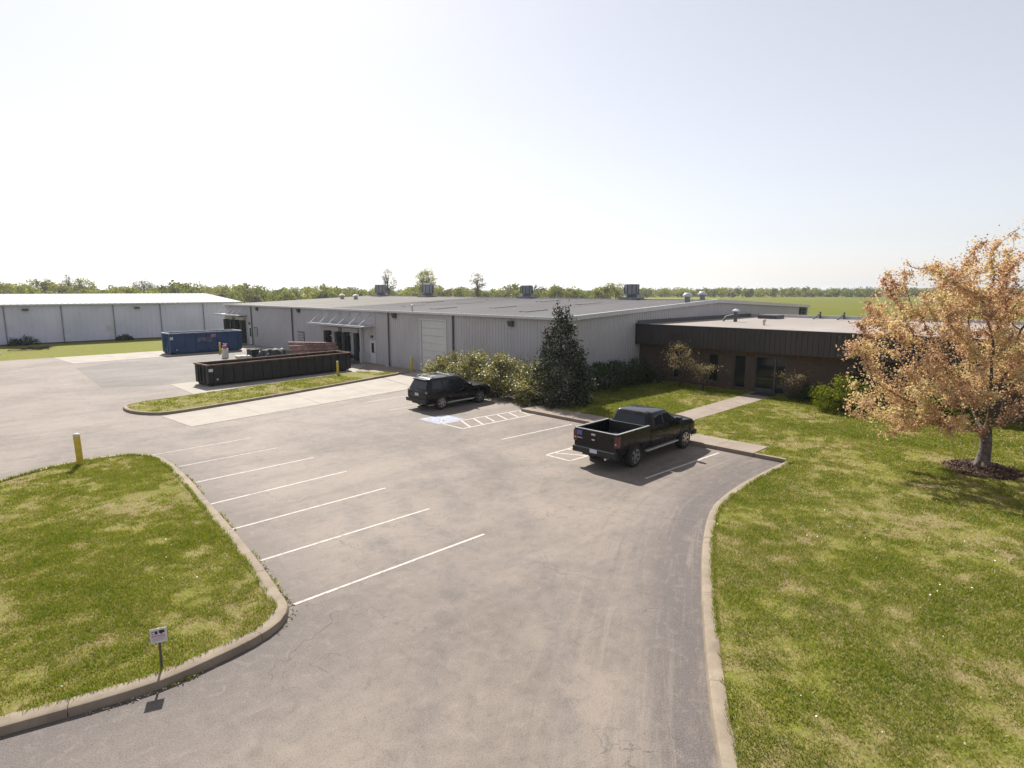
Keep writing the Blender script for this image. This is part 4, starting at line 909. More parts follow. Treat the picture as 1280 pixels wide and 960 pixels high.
for s in (-1, 1):
    rl = B().tube([(-0.5, s * 0.58, 1.76), (-0.42, s * 0.58, 1.83), (1.2, s * 0.58, 1.83), (1.32, s * 0.58, 1.75)], 0.025, 8).make('roof_rail', 'alu', sv, smooth=True)
    for x in (0.0, 2.87): wheel(sv, x, s * 0.84, 0.385, 0.25, 6)
    boxp('tail_light', (-0.96, s * 0.80 - 0.09, 0.92), (-0.80, s * 0.80 + 0.09, 1.10), 'red_lens', sv, 0.02); boxp('tail_lens', (-0.975, s * 0.79 - 0.07, 0.97), (-0.955, s * 0.79 + 0.07, 1.05), 'clear_lens', sv)
    boxp('side_step', (0.48, s * 0.93 - 0.06, 0.34), (2.4, s * 0.93 + 0.06, 0.39), 'alu', sv, 0.01)
    boxp('door_mirror', (1.95, s * 1.04 - 0.1, 1.10), (2.08, s * 1.04 + 0.1, 1.28), 'car_paint', sv, 0.03)
    for x in (0.3, 1.2): boxp('door_handle', (x, s * 0.955 - 0.01, 0.99), (x + 0.18, s * 0.955 + 0.022, 1.03), 'car_plastic', sv)
    for x in (0.16, 1.05, 2.08): boxp('door_seam', (x, s * 0.953 - 0.008, 0.5), (x + 0.011, s * 0.953 + 0.0085, 1.06), 'void', sv)
    boxp('headlight', (3.48, s * 0.74 - 0.13, 0.82), (3.74, s * 0.74 + 0.08, 0.96), 'clear_lens', sv, 0.03)
for x in (-0.15, 0.85): B().bar((x, -0.58, 1.84), (x, 0.58, 1.84), 0.05, 0.03).make('cross_bar', 'alu', sv)
bp = boxp('rear_bumper', (-1.08, -0.90, 0.44), (-0.90, 0.90, 0.66), 'car_plastic', sv, 0.04); boxp('licence_plate', (-1.0, -0.16, 0.80), (-0.992, 0.16, 0.95), 'plate', sv)
boxp('badge', (-0.985, -0.08, 1.03), (-0.965, 0.08, 1.07), 'chrome', sv); boxp('underbody', (-0.8, -0.7, 0.3), (3.5, 0.7, 0.46), 'car_plastic', sv)
B().tube([(-1.12, -0.55, 0.40), (-0.5, -0.55, 0.40)], 0.04, 10).make('exhaust', 'chrome', sv, smooth=True)
boxp('grille', (3.74, -0.5, 0.6), (3.83, 0.5, 0.9), 'car_plastic', sv, 0.02); boxp('front_bumper', (3.6, -0.88, 0.40), (3.88, 0.88, 0.58), 'car_plastic', sv, 0.05)

# ------------------------------------------------------------------ dumpsters
def dumpster(name, label, loc, L, W, H, m, rimm, inner, nribs, rz=0):
    d = thing(name, label, 'dumpster', loc, rz)
    b = B()
    b.box((0, 0, 0.18), (L, 0.05, H)).box((0, W - 0.05, 0.18), (L, W, H)).box((0, 0.05, 0.18), (0.05, W - 0.05, H)).box((L - 0.05, 0.05, 0.18), (L, W - 0.05, H)); b.make('shell', m, d)
    boxp('floor', (0.05, 0.05, 0.2), (L - 0.05, W - 0.05, 0.26), inner, d)
    r = B().box((-0.06, -0.06, H), (L + 0.06, 0.07, H + 0.09)).box((-0.06, W - 0.07, H), (L + 0.06, W + 0.06, H + 0.09)).box((-0.06, 0.07, H), (0.07, W - 0.07, H + 0.09)).box((L - 0.07, 0.07, H), (L + 0.06, W - 0.07, H + 0.09)).make('rim', rimm, d)
    for s in (0.3, W - 0.45): boxp('skid', (0.05, s, 0.04), (L, s + 0.15, 0.18), m, d)
    for i in range(nribs):
        x = 0.35 + (L - 0.8) * i / (nribs - 1)
        boxp('rib', (x, -0.075, 0.2), (x + 0.12, -0.001, H - 0.003), m, d); boxp('rib', (x, W + 0.001, 0.2), (x + 0.12, W + 0.075, H - 0.003), m, d)
    for y in (0.5, W / 2, W - 0.6): boxp('rib', (-0.07, y, 0.2), (-0.001, y + 0.12, H - 0.003), m, d)
    for y in (0.25, W - 0.4):
        B().lathe([(0, -0.1), (0.15, -0.1), (0.15, 0.1), (0, 0.1)], 16, 'y', (0.3, y, 0.15)).make('roller', 'void', d, smooth=40)
    B().bar((-0.09, W * 0.5, H * 0.3), (-0.09, W * 0.5, H * 0.85), 0.06).make('latch_bar', m, d); boxp('hinge_plate', (0.02, -0.09, H * 0.72), (0.3, -0.077, H * 0.86), 'plate', d); 
    boxp('hook', (0.5, -0.1, 0.42), (0.64, -0.077, 0.52), 'alu', d)
    return d
dumpster('dumpster', 'long black open-top dumpster with rusty rim beside the grass median', (13.9, 43.0, 0.01), 11.3, 2.1, 1.42, 'dump_black', 'rust', 'rust', 16, R(4.2))
bd = dumpster('dumpster', 'blue open-top dumpster standing by the far loading dock', (18.4, 67.4, 0.012), 7.2, 2.4, 2.1, 'dump_blue', plain('blue_rim', (0.30, 0.33, 0.40), 0.5, var=0.2), 'rust', 7, R(1.5))
for x, z, w, h, m in ((2.6, 1.15, 1.5, 0.5, plain('decal_faded', (0.12, 0.11, 0.17), 0.6, var=0.4, scale=3)), (4.0, 1.6, 0.5, 0.35, plain('decal_pink', (0.34, 0.20, 0.24), 0.6, var=0.3))): boxp('decal', (x, -0.084, z), (x + w, -0.077, z + h), m, bd)
# scrap behind the black dumpster
def ibeam(L):
    b = B(); b.box((0, -0.12, 0), (L, 0.12, 0.03)).box((0, -0.12, 0.27), (L, 0.12, 0.30)).box((0, -0.015, 0.03), (L, 0.015, 0.27)); return b
b0 = None
for i, (x, y, z, rz, tilt) in enumerate([(24.3, 51.3, 0.02, -6, 0), (24.2, 51.9, 0.02, -6, 0), (24.4, 52.6, 0.02, -7, 0), (24.1, 53.2, 0.02, -6, 0), (24.1, 51.4, 0.42, -9, 0), (24.3, 52.1, 0.42, -8, 0), (24.0, 52.8, 0.42, -8, 0), (23.9, 51.5, 0.84, -12, 1.0), (24.1, 52.4, 0.84, -9, 0.5), (23.8, 51.7, 1.24, -15, 2.0), (24.0, 52.5, 1.24, -9, 1.0), (23.7, 52.0, 1.66, -18, 3.0)]):
    if b0 is None: o = b0 = ibeam(4.2).make('steel_beam', 'beam')
    else: o = b0.copy(); COL.objects.link(o)
    o.location = (x, y, z); o.rotation_euler = (R(random.uniform(-4, 4)), R(tilt), R(rz)); tag(o, 'reddish steel beam in the stack between the black dumpster and the wall', 'steel beam', 'red steel beams stacked behind the black dumpster')
def heap(name, label, cat, loc, sx, sy, h, m, seed, n=26):
    r = np.random.default_rng(seed); V = []; Fc = []
    P = np.stack(np.meshgrid(np.linspace(-1, 1, n), np.linspace(-1, 1, n)), -1).reshape(-1, 2); rr = np.linalg.norm(P, axis=1)
    z = np.clip(1 - rr ** 2, 0, 1) ** 0.6 * (0.6 + 0.8 * vnoise(P + 3, 0.33, seed)) * h - 0.02
    idx = np.arange(n * n).reshape(n, n); Fq = np.stack([idx[:-1, :-1], idx[:-1, 1:], idx[1:, 1:], idx[1:, :-1]], -1).reshape(-1, 4)
    Pm = P * (1 + 0.15 * (r.random(P.shape) - 0.5)); o = fast_mesh(name, np.c_[Pm[:, 0] * sx, Pm[:, 1] * sy, z], Fq, m); o.location = loc
    return tag(o, label, cat)
heap('scrap_heap', 'dark heap of scrap at the wall behind the black dumpster', 'scrap heap', (24.6, 57.4, 0), 1.5, 1.4, 0.95, plain('scrap', (0.03, 0.03, 0.034), 0.7, var=0.5, scale=6), 4)
# pump drum, pallet with sacks, dark bin
dr_ = thing('steel_drum', 'narrow pale drum with red cap standing beside the blue dumpster', 'drum', (21.4, 60.9, 0))
B().lathe([(0, 0), (0.3, 0), (0.31, 0.3), (0.3, 0.32), (0.31, 0.6), (0.3, 0.9), (0, 0.9)], 18).make('barrel', 'white_stuff', dr_, smooth=35)
B().lathe([(0, 0.9), (0.2, 0.9), (0.22, 1.15), (0.12, 1.25), (0, 1.25)], 14).make('cap', 'sign_red', dr_, smooth=35); B().tube([(0.05, -0.28, 0.9), (0.1, -0.3, 1.35), (-0.25, -0.3, 1.4)], 0.05, 8).make('hose', 'sticker_blue', dr_)
pl = thing('pallet', 'wooden pallet under white sacks behind the black dumpster', 'pallet', (21.6, 58.6, 0), R(-10))
for i in range(7): boxp('slat', (0.02, -0.6 + i * 0.19, 0.1), (1.5, -0.6 + i * 0.19 + 0.12, 0.125), 'white_stuff', pl)
for x in (0.05, 0.7, 1.36): boxp('bearer', (x, -0.6, 0.0), (x + 0.1, 0.66, 0.098), 'white_stuff', pl)
sk = None
for i in range(6):
    p = (21.75 + (i % 3) * 0.45, 58.35 + (i // 3) * 0.45 - (i % 3) * 0.08, 0.24)
    if sk is None:
        sk = boxp('sack', (-0.2, -0.2, -0.11), (0.2, 0.2, 0.14), 'white_stuff', None, 0.09); o = sk
    else: o = sk.copy(); COL.objects.link(o)
    o.location = p; o.rotation_euler = (0, 0, R(random.uniform(-25, 25))); tag(o, ('front left', 'front middle', 'front right', 'back left', 'back middle', 'back right')[i] + ' white sack on the pallet behind the black dumpster', 'sack', 'white sacks on the pallet')
bn = thing('waste_bin', 'square dark bin standing next to the white sacks', 'bin', (23.2, 58.7, 0), R(10))
b = B().box((-0.4, -0.4, 0.05), (0.4, -0.36, 0.85)).box((-0.4, 0.36, 0.05), (0.4, 0.4, 0.85)).box((-0.4, -0.36, 0.05), (-0.36, 0.36, 0.85)).box((0.36, -0.36, 0.05), (0.4, 0.36, 0.85)).box((-0.36, -0.36, 0.05), (0.36, 0.36, 0.1)); b.make('bin_body', 'black_rubber', bn)
boxp('bin_rim', (-0.45, -0.45, 0.851), (0.45, -0.34, 0.91), 'white_stuff', bn); boxp('bin_rim', (-0.45, 0.34, 0.851), (0.45, 0.45, 0.91), 'white_stuff', bn); boxp('bin_foot', (-0.35, -0.35, 0), (0.35, 0.35, 0.05), 'black_rubber', bn)

# ------------------------------------------------------------------ bollards and sign
def bollard(loc, h, r, label, tilt=(0, 0)):
    t = thing('bollard', label, 'bollard', loc, 0, 'yellow pipe bollards'); t.rotation_euler = (R(tilt[0]), R(tilt[1]), 0)
    B().lathe([(0, -0.05), (r, -0.05), (r, h), (r * 0.93, h + 0.02)], 20).make('pipe', 'yellow', t, smooth=35)
    B().lathe([(r * 1.02, h - 0.05), (r * 1.03, h - 0.01), (r * 0.9, h + 0.035), (r * 0.5, h + 0.06), (0, h + 0.068)], 20).make('cap', plain('cap_pale', (0.5, 0.47, 0.40), 0.6) if 'cap_pale' not in bpy.data.materials else bpy.data.materials['cap_pale'], t, smooth=50)
bollard((3.9, 26.5, LZ), 1.13, 0.11, 'tall yellow bollard on the grass island corner nearest the camera', (1.5, -1.5))
bollard((22.75, 41.6, 0.1), 1.02, 0.09, 'yellow bollard on the median grass at the dumpster end')
bollard((28.35, 39.85, 0.03), 1.10, 0.11, 'yellow bollard beside the overhead door')
bollard((22.5, 65.4, 0.01), 1.1, 0.10, 'yellow bollard standing in front of the blue dumpster')

sg = thing('warning_sign', 'small white surveillance warning sign on a short steel post by the island kerb', 'sign', (2.40, 10.84, LZ - 0.05), R(-22))
B().box((-0.018, -0.012, 0.0), (0.018, 0.012, 0.80)).make('post', 'post', sg)
pn = boxp('panel', (-0.125, -0.020, 0.54), (0.125, -0.0125, 0.80), 'sign_white', sg, 0.002)
cm = B().box((-0.095, -0.0235, 0.70), (-0.012, -0.0208, 0.755)).box((0.01, -0.0235, 0.715), (0.09, -0.0235 + 0.0027, 0.765)).box((0.03, -0.0235, 0.695), (0.055, -0.0208, 0.715)); cm.make('camera_pictogram', 'sign_black', pn)
B().lathe([(0, 0), (0.022, 0.0), (0.022, 0.002)], 16, 'y', (-0.07, -0.026, 0.727)).make('lens_ring', 'sign_white', pn)
for i in range(9): boxp('red_lettering', (-0.1 + i * 0.0225, -0.0230, 0.655), (-0.1 + i * 0.0225 + 0.015, -0.0208, 0.678), 'sign_red', pn)
for k, z in enumerate((0.628, 0.605, 0.582)):
    for i in range(11 - k): boxp('small_lettering', (-0.1 + i * 0.018, -0.0230, z), (-0.1 + i * 0.018 + 0.012, -0.0208, z + 0.009), plain('sign_grey', (0.3, 0.29, 0.32), 0.6) if 'sign_grey' not in bpy.data.materials else bpy.data.materials['sign_grey'], pn)

# ------------------------------------------------------------------ plants
def colonise(root_pts, attr_pts, step=0.22, infl=2.2, kill=0.38, iters=90, seed=0):
    r = np.random.default_rng(seed)
    nodes = [np.array(p, float) for p in root_pts]; par = [-1] + list(range(len(root_pts) - 1)); A = attr_pts.copy()
    for _ in range(iters):
        if len(A) == 0: break
        Nn = np.array(nodes); d = np.linalg.norm(A[:, None] - Nn[None], axis=2); k = d.argmin(1); dm = d[np.arange(len(A)), k]
        act = dm < infl
        if not act.any(): act = dm < dm.min() + 0.5
        new = []
        for i in np.unique(k[act]):
            v = (A[act & (k == i)] - nodes[i]); v = (v / np.linalg.norm(v, axis=1)[:, None]).mean(0) + r.normal(0, 0.12, 3); v /= np.linalg.norm(v) + 1e-9
            new.append((i, nodes[i] + v * step))
        for i, p in new: nodes.append(p); par.append(i)
        Nn = np.array([p for _, p in new]); A = A[np.linalg.norm(A[:, None] - Nn[None], axis=2).min(1) > kill]
    return np.array(nodes), np.array(par)
def branch_mesh(name, nodes, par, m, parent, r_tip=0.012, power=2.3, rmax=0.3, flare=()):
    n = len(nodes); rad = np.zeros(n); ch = [[] for _ in range(n)]
    for i in range(1, n): ch[par[i]].append(i)
    for i in range(n - 1, -1, -1): rad[i] = r_tip if not ch[i] else sum(rad[c] ** power for c in ch[i]) ** (1 / power)
    rad = np.minimum(rad, rmax); b = B()
    for i_, f_ in enumerate(flare): rad[i_] = f_
    heads = [(0, None)]
    while heads:
        i, p = heads.pop(); pts = [nodes[p]] if p is not None else []; rs = [min(rad[p], rad[i] * 1.25)] if p is not None else []
        while True:
            pts.append(nodes[i]); rs.append(rad[i])
            if not ch[i]: break
            c = max(ch[i], key=lambda q: rad[q])
            heads += [(q, i) for q in ch[i] if q != c]; i = c
        if len(pts) > 1: b.tube(pts, rs, 8 if rs[0] > 0.08 else (5 if rs[0] > 0.03 else 3), cap=False)
    return b.make(name, m, parent, smooth=60, recalc=False), rad

# --- the maple on the lawn
mt = thing('maple_tree', 'spreading maple with tan orange spring leaves on the right lawn', 'tree', (27.1, 2.84, LZ))
r = np.random.default_rng(12)
LOBES = [((-2.3, 0.2, 4.7), (2.3, 2.9, 2.6)), ((0.9, 0.0, 5.5), (2.6, 3.0, 3.4)), ((-2.5, -0.3, 2.7), (2.5, 2.6, 1.5)), ((3.1, 0.3, 4.3), (2.3, 2.8, 2.8)), ((0.6, -0.4, 2.8), (3.2, 3.3, 1.4)), ((-2.8, 0.4, 6.5), (1.4, 1.6, 1.2)), ((-3.9, -0.6, 2.3), (1.5, 1.6, 1.1)), ((-4.0, 0.4, 4.3), (1.2, 1.5, 0.9)), ((1.6, 0.2, 7.6), (1.5, 1.7, 1.35))]
def env(P):      # smallest lobe distance; lobes laid out along the lawn's south-east axis
    u = (P[:, 0] - P[:, 1]) * 0.7071; v = (P[:, 0] + P[:, 1]) * 0.7071; Q = np.stack([u, v, P[:, 2]], 1)
    return np.min([np.linalg.norm((Q - c_) / r_, axis=1) for c_, r_ in LOBES], axis=0)
C = np.c_[r.uniform(-6, 6, 24000), r.uniform(-6, 6, 24000), r.uniform(0.9, 9.2, 24000)]
q = env(C); C = C[(q < 1) & (r.random(len(q)) < np.clip(0.3 + q, 0, 1))]
# lift the underside a little away from the trunk so the fork shows
C = C[~((np.linalg.norm(C[:, :2], axis=1) < 1.5) & (C[:, 2] < 2.1))]
att = C[:1700]
nodes, par = colonise([(0, 0, -0.05), (0.02, 0, 0.25), (0.03, -0.02, 0.55), (0.05, -0.03, 0.85), (0.05, 0.0, 1.1), (0.06, 0.02, 1.35)], att, 0.24, 2.6, 0.42, 80, 5)
br, rad = branch_mesh('trunk', nodes, par, 'bark', mt, 0.0095, 2.25, 0.18, (0.30, 0.225, 0.195, 0.185, 0.18, 0.18))
thin = np.where((rad < 0.03) & (nodes[:, 2] > 0.9))[0]
n = 145000; c = nodes[r.choice(thin, n)]; off = r.normal(0, 1, (n, 3)); off *= (0.04 + 0.17 * r.random((n, 1)) ** 1.5); Pl = c + off
Pl = Pl[Pl[:, 2] > 0.55]
gap = 0.5 * (vnoise(Pl[:, :2], 0.75, 61) + vnoise(Pl[:, 1:], 0.75, 62)); gap = 0.65 * gap + 0.35 * vnoise(Pl[:, [0, 2]], 0.32, 63)
Pl = Pl[r.random(len(Pl)) < np.clip((gap - 0.40) * 5.5, 0.03, 1)]
cl = 0.5 + 0.9 * (vnoise(Pl[:, :2] + Pl[:, 2:3] * 0.7, 0.8, 3) - 0.5)
leaves('crown', Pl, 0.080, 'maple', mt, rnd=np.clip(cl + r.normal(0, 0.2, len(Pl)), 0, 1), aspect=0.7, r=r)
# root flare
for k in range(6):
    t = k * 1.05 + 0.3; B().tube([(0.12 * math.cos(t), 0.12 * math.sin(t), 0.22), (0.24 * math.cos(t), 0.24 * math.sin(t), 0.07), (0.5 * math.cos(t + 0.1), 0.5 * math.sin(t + 0.1), -0.02)], [0.10, 0.10, 0.03], 8).make('root', 'bark', mt, smooth=60)
ml = heap('mulch_ring', 'dark mulch ring around the maple trunk', 'mulch', (26.75, 2.8, LZ), 1.35, 1.25, 0.10, 'mulch', 8, 60)
Pm = r.normal(0, 0.55, (1500, 2)); Pm = Pm[np.linalg.norm(Pm, axis=1) < 1.25]
ch_ = leaves('mulch_chips', np.c_[Pm, 0.12 - 0.05 * np.linalg.norm(Pm, axis=1)], 0.10, plain('chips', (0.12, 0.075, 0.055), 0.9, var=0.4, scale=9), ml, aspect=0.35, r=r); tag(ch_, kind='stuff')

def shrub(name, label, cat, loc, dims, n, size, m, seed, shape='dome', lump=0.22, group=None, stems=True, rz=0, trunk_h=0.0, depth=0.35, clumps=60, bias=0.0):
    """leafy mass: leaf clumps over a lumpy outline, plus stems inside"""
    r = np.random.default_rng(seed); t = thing(name, label, cat, loc, rz, group); rx, ry, h = dims
    k = clumps; th = r.uniform(0, 2 * math.pi, k); u = r.random(k)
    if shape == 'dome':
        ph = np.arccos(1 - u * 1.0 if trunk_h == 0 else 1 - 2 * u); f = np.sin(ph); Cc = np.c_[f * np.cos(th) * rx, f * np.sin(th) * ry, np.cos(ph) * (h if trunk_h == 0 else (h - trunk_h) / 2)]
        if trunk_h: Cc[:, 2] += trunk_h + (h - trunk_h) / 2
        else:       # straight lower sides
            lo = r.random(k) < 0.42; Cc[lo, 0] = np.cos(th[lo]) * rx; Cc[lo, 1] = np.sin(th[lo]) * ry; Cc[lo, 2] = r.uniform(0.12, 0.65, lo.sum()) * h
    elif shape == 'cone':
        z = 1 - np.sqrt(1 - u * 0.985); f = (1 - z) ** 0.98 * np.clip(0.78 + z * 2.2, 0, 1); Cc = np.c_[f * np.cos(th) * rx, f * np.sin(th) * ry, 0.12 + z * (h - 0.15)]
    elif shape == 'box':
        s = r.integers(0, 3, k); a = r.uniform(-1, 1, (k, 3)); Cc = a * [rx, ry, 0.5]; Cc[:, 2] = (a[:, 2] + 1) / 2 * h
        Cc[s == 0, 0] = np.sign(a[s == 0, 0]) * rx; Cc[s == 1, 1] = np.sign(a[s == 1, 1]) * ry; Cc[s == 2, 2] = h
        e = np.maximum(np.abs(Cc[:, 0] / rx), np.abs(Cc[:, 1] / ry)); Cc[:, 2] = np.minimum(Cc[:, 2], h * (1 - 0.12 * e ** 3)); Cc[:, :2] *= (1 - 0.1 * (Cc[:, 2:] / h) ** 4)
    ax = np.zeros_like(Cc); ax[:, 2] = h * 0.35 if trunk_h == 0 else (h + trunk_h) / 2
    if shape == 'cone': ax[:, 2] = Cc[:, 2] * 0.8
    Cc = Cc + (Cc - ax) * r.uniform(-lump, lump * 0.75, (k, 1))
    w = r.integers(0, k, n); rad_ = min(rx, ry, h) * depth
    off = r.normal(0, 1, (n, 3)) * rad_ * 0.5; P = Cc[w] + off - (Cc[w] - ax[w]) * (r.random((n, 1)) ** 2) * 0.5
    P[:, 2] = np.abs(P[:, 2])
    tone = r.normal(0, 0.16, k)[w]
    up = (P - ax.mean(0)); up /= np.linalg.norm(up, axis=1)[:, None] + 1e-6
    leaves('foliage', P, size, m, t, up, np.clip(0.45 + tone + r.normal(0, 0.22, n) + bias, 0, 1), r=r)
    if stems:
        b = B()
        for i in range(min(14, k)):
            e = Cc[i] * 0.85; b.tube([(e[0] * 0.05, e[1] * 0.05, -0.03), (e[0] * 0.35, e[1] * 0.35, e[2] * 0.45), tuple(e)], [0.035 if h < 4 else 0.05, 0.022, 0.008], 5)
        if shape == 'cone': b.tube([(0, 0, -0.05), (0, 0, h * 0.45), (0, 0, h * 0.86)], [0.14, 0.07, 0.012], 8)
        b.make('stem', 'bark_dark', t, smooth=60, recalc=False)
    return t
shrub('holly_tree', 'tall dark conical evergreen at the near warehouse corner', 'tree', (25.75, 21.85, LZ), (2.0, 2.0, 6.25), 16000, 0.13, 'holly', 41, 'cone', 0.20, depth=0.16, clumps=190)
# olive laurel hedge along the warehouse front
for i, (x, y, rx, ry, h) in enumerate(((26.3, 32.3, 1.5, 1.9, 1.95), (26.1, 29.6, 1.6, 1.9, 2.35), (26.1, 27.0, 1.6, 1.9, 2.3), (26.1, 24.6, 1.5, 1.7, 2.05), (25.4, 23.2, 1.3, 1.3, 1.75))):
    shrub('laurel_shrub', ('olive laurel shrub at the overhead-door end of the front hedge', 'olive laurel shrub second from the overhead door in the front hedge', 'middle olive laurel shrub of the front hedge', 'olive laurel shrub fourth from the overhead door in the front hedge', 'olive laurel shrub touching the conical evergreen')[i],
          'shrub', (x, y, 0.05), (rx, ry, h), 9500, 0.135, 'laurel', 50 + i, 'dome', 0.12, 'laurel shrubs along the warehouse front', depth=0.25, clumps=90)
# clipped hedges in the shade of the gable
shrub('clipped_hedge', 'long dark clipped hedge at the gable wall right of the evergreen', 'hedge', (31.3, 22.7, LZ), (2.7, 0.95, 1.75), 9000, 0.10, 'hedge', 61, 'box', 0.06, depth=0.2, clumps=220)
shrub('clipped_hedge', 'short dark clipped hedge at the gable wall next to the office corner', 'hedge', (35.2, 22.9, LZ), (1.15, 0.9, 1.85), 5000, 0.10, 'hedge', 62, 'dome', 0.08, depth=0.2, clumps=120)
shrub('grey_shrub', 'sparse greyish shrub at the office corner left of the first window', 'shrub', (36.4, 21.9, LZ), (0.6, 0.6, 1.5), 500, 0.10, 'holly', 63, 'dome', 0.3, clumps=30, depth=0.4)
# small trees before the office
def small_tree(label, loc, h, w, n, m, seed, tiers):
    r = np.random.default_rng(seed); t = thing('ornamental_tree', label, 'small tree', loc); pts = []; b = B()
    for (dx, dy, z, rr, dz) in tiers:
        b.tube([(0, 0, -0.02), (dx * 0.3, dy * 0.3, z * 0.5), (dx, dy, z)], [0.045, 0.03, 0.01], 6)
        k = int(n * rr * 0.5); p = r.normal(0, 1, (k, 3)) * [rr * 0.8, rr * 0.8, dz * 1.5] * r.uniform(0.5, 1.5, (k, 1)); pts.append(p + [dx, dy, z])
        for j in range(4):
            a = r.uniform(0, 6.28); b.tube([(dx * 0.6, dy * 0.6, z * 0.8), (dx + rr * math.cos(a), dy + rr * math.sin(a), z + 0.05)], [0.014, 0.005], 4)
    b.make('stem', 'bark_dark', t, smooth=60, recalc=False); leaves('crown', np.concatenate(pts), 0.085, m, t, r=r, aspect=0.6)
small_tree('thin pale-leaved small tree beside the first narrow office window', (35.6, 19.9, LZ), 3, 1, 1300, 'pale_leaf', 71, [(-0.2, 0.1, 2.75, 0.32, 0.10), (-0.1, -0.5, 2.3, 0.3, 0.12), (-0.2, 0.35, 2.0, 0.42, 0.16), (-0.1, 0.15, 1.55, 0.35, 0.18), (0.3, -0.6, 1.7, 0.3, 0.12)])
small_tree('low flat-topped small tree between the second and third office windows', (35.5, 18.2, LZ), 2, 1, 1300, 'pale_leaf', 72, [(-0.1, -0.4, 1.55, 0.45, 0.07), (-0.1, 0.45, 1.5, 0.4, 0.09), (0.1, 0.0, 1.2, 0.4, 0.12), (-0.1, 0.1, 0.8, 0.25, 0.10)])
small_tree('thin small tree right of the glass office door', (35.9, 12.9, LZ), 2, 1, 1000, 'pale_leaf', 73, [(-0.1, 0.45, 1.45, 0.26, 0.09), (-0.3, -0.55, 1.5, 0.32, 0.07), (-0.3, -0.1, 1.15, 0.26, 0.08), (0.1, -0.2, 0.8, 0.3, 0.12)])
shrub('low_shrub', 'low dark shrub at the foot of the brick wall right of the door', 'shrub', (36.6, 12.3, LZ), (0.8, 0.9, 1.0), 1800, 0.10, 'hedge', 74, 'dome', 0.2, clumps=40)
shrub('round_shrub', 'bright green rounded shrub at the office front behind the maple', 'shrub', (34.5, 9.75, LZ), (1.2, 1.35, 1.8), 8500, 0.10, 'bright_shrub', 75, 'dome', 0.14, clumps=110, depth=0.22)
shrub('round_shrub', 'green rounded shrub mostly hidden by the maple, further along the office', 'shrub', (35.4, 5.9, LZ), (1.3, 1.6, 1.7), 6000, 0.11, 'bright_shrub', 76, 'dome', 0.14, clumps=90, depth=0.22)
for i, (x, y, s) in enumerate(((9.6, 92.9, 1.2), (20.0, 92.9, 0.75))):
    shrub('dark_bush', ('low dark bush at the white warehouse wall, the larger left one', 'low dark bush at the white warehouse wall, the smaller right one')[i], 'bush', (x, y, -0.05), (s * 1.2, s * 0.7, s * 0.95), 1500, 0.16, 'holly', 80 + i, 'dome', 0.15, 'bushes at the white warehouse', clumps=30)
# brush and utility box on the far grass
def brush_pile():
    t = thing('brush_pile', 'small dark pile of branches on the far grass at left', 'brush pile', (9.3, 84.7, -0.05)); r = np.random.default_rng(9); b = B()
    for i in range(60):
        a = r.uniform(0, 6.28); l = r.uniform(0.4, 1.1); x, y = r.normal(0, 0.8), r.normal(0, 0.25); z = r.uniform(0.02, 0.35)
        b.tube([(x - l * math.cos(a), y - l * 0.4 * math.sin(a), z), (x + l * math.cos(a), y + l * 0.4 * math.sin(a), z + r.uniform(-0.05, 0.2))], [0.03, 0.012], 4)
    b.make('branches', 'bark_dark', t, recalc=False)
brush_pile()
ub = thing('utility_box', 'pale utility box at the left edge of the far grass', 'utility box', (5.4, 82.0, -0.06))
boxp('cabinet', (-0.9, -0.5, 0.08), (0.9, 0.5, 0.95), plain('box_lilac', (0.42, 0.42, 0.52), 0.5), ub, 0.03); boxp('plinth', (-1.0, -0.6, 0.0), (1.0, 0.6, 0.079), 'concrete', ub); boxp('lid', (-0.95, -0.55, 0.951), (0.95, 0.55, 1.02), 'trim', ub)

# ------------------------------------------------------------------ far trees
FH = np.array([0.70711, 0.70711]); RH = np.array([0.70711, -0.70711])
def far(px, D): return FH * D + RH * ((px - 640) / 750 * 1.0122 * D * 0.988)
def crown_pts(r, h, w, n, base=0.15, lobes=9, sparse=0.0):
    k = lobes; th = r.uniform(0, 6.28, k); zz = r.uniform(base + 0.12, 0.9, k) * h; f = np.sqrt(np.clip(1 - ((zz / h - 0.5) / 0.52) ** 2, 0.05, 1)) * w * 0.5
    Cc = np.c_[np.cos(th) * f * r.uniform(0.2, 0.85, k), np.sin(th) * f * r.uniform(0.2, 0.85, k), zz]
    if sparse:
        k = 60; e = unit(k, r) * (r.random((k, 1)) ** 0.45); Cc = e * [w * 0.46, w * 0.46, h * 0.36] + [0, 0, h * 0.62]
        i = r.integers(0, k, n); return Cc[i] + r.normal(0, 1, (n, 3)) * w * 0.062
    v = unit(n, r) * (r.random((n, 1)) ** 0.4); i = r.integers(0, k, n); s = w * (0.26 if not sparse else 0.17) * r.uniform(0.7, 1.2, k)[i][:, None]
    return Cc[i] + v * s * [1, 1, 0.85]
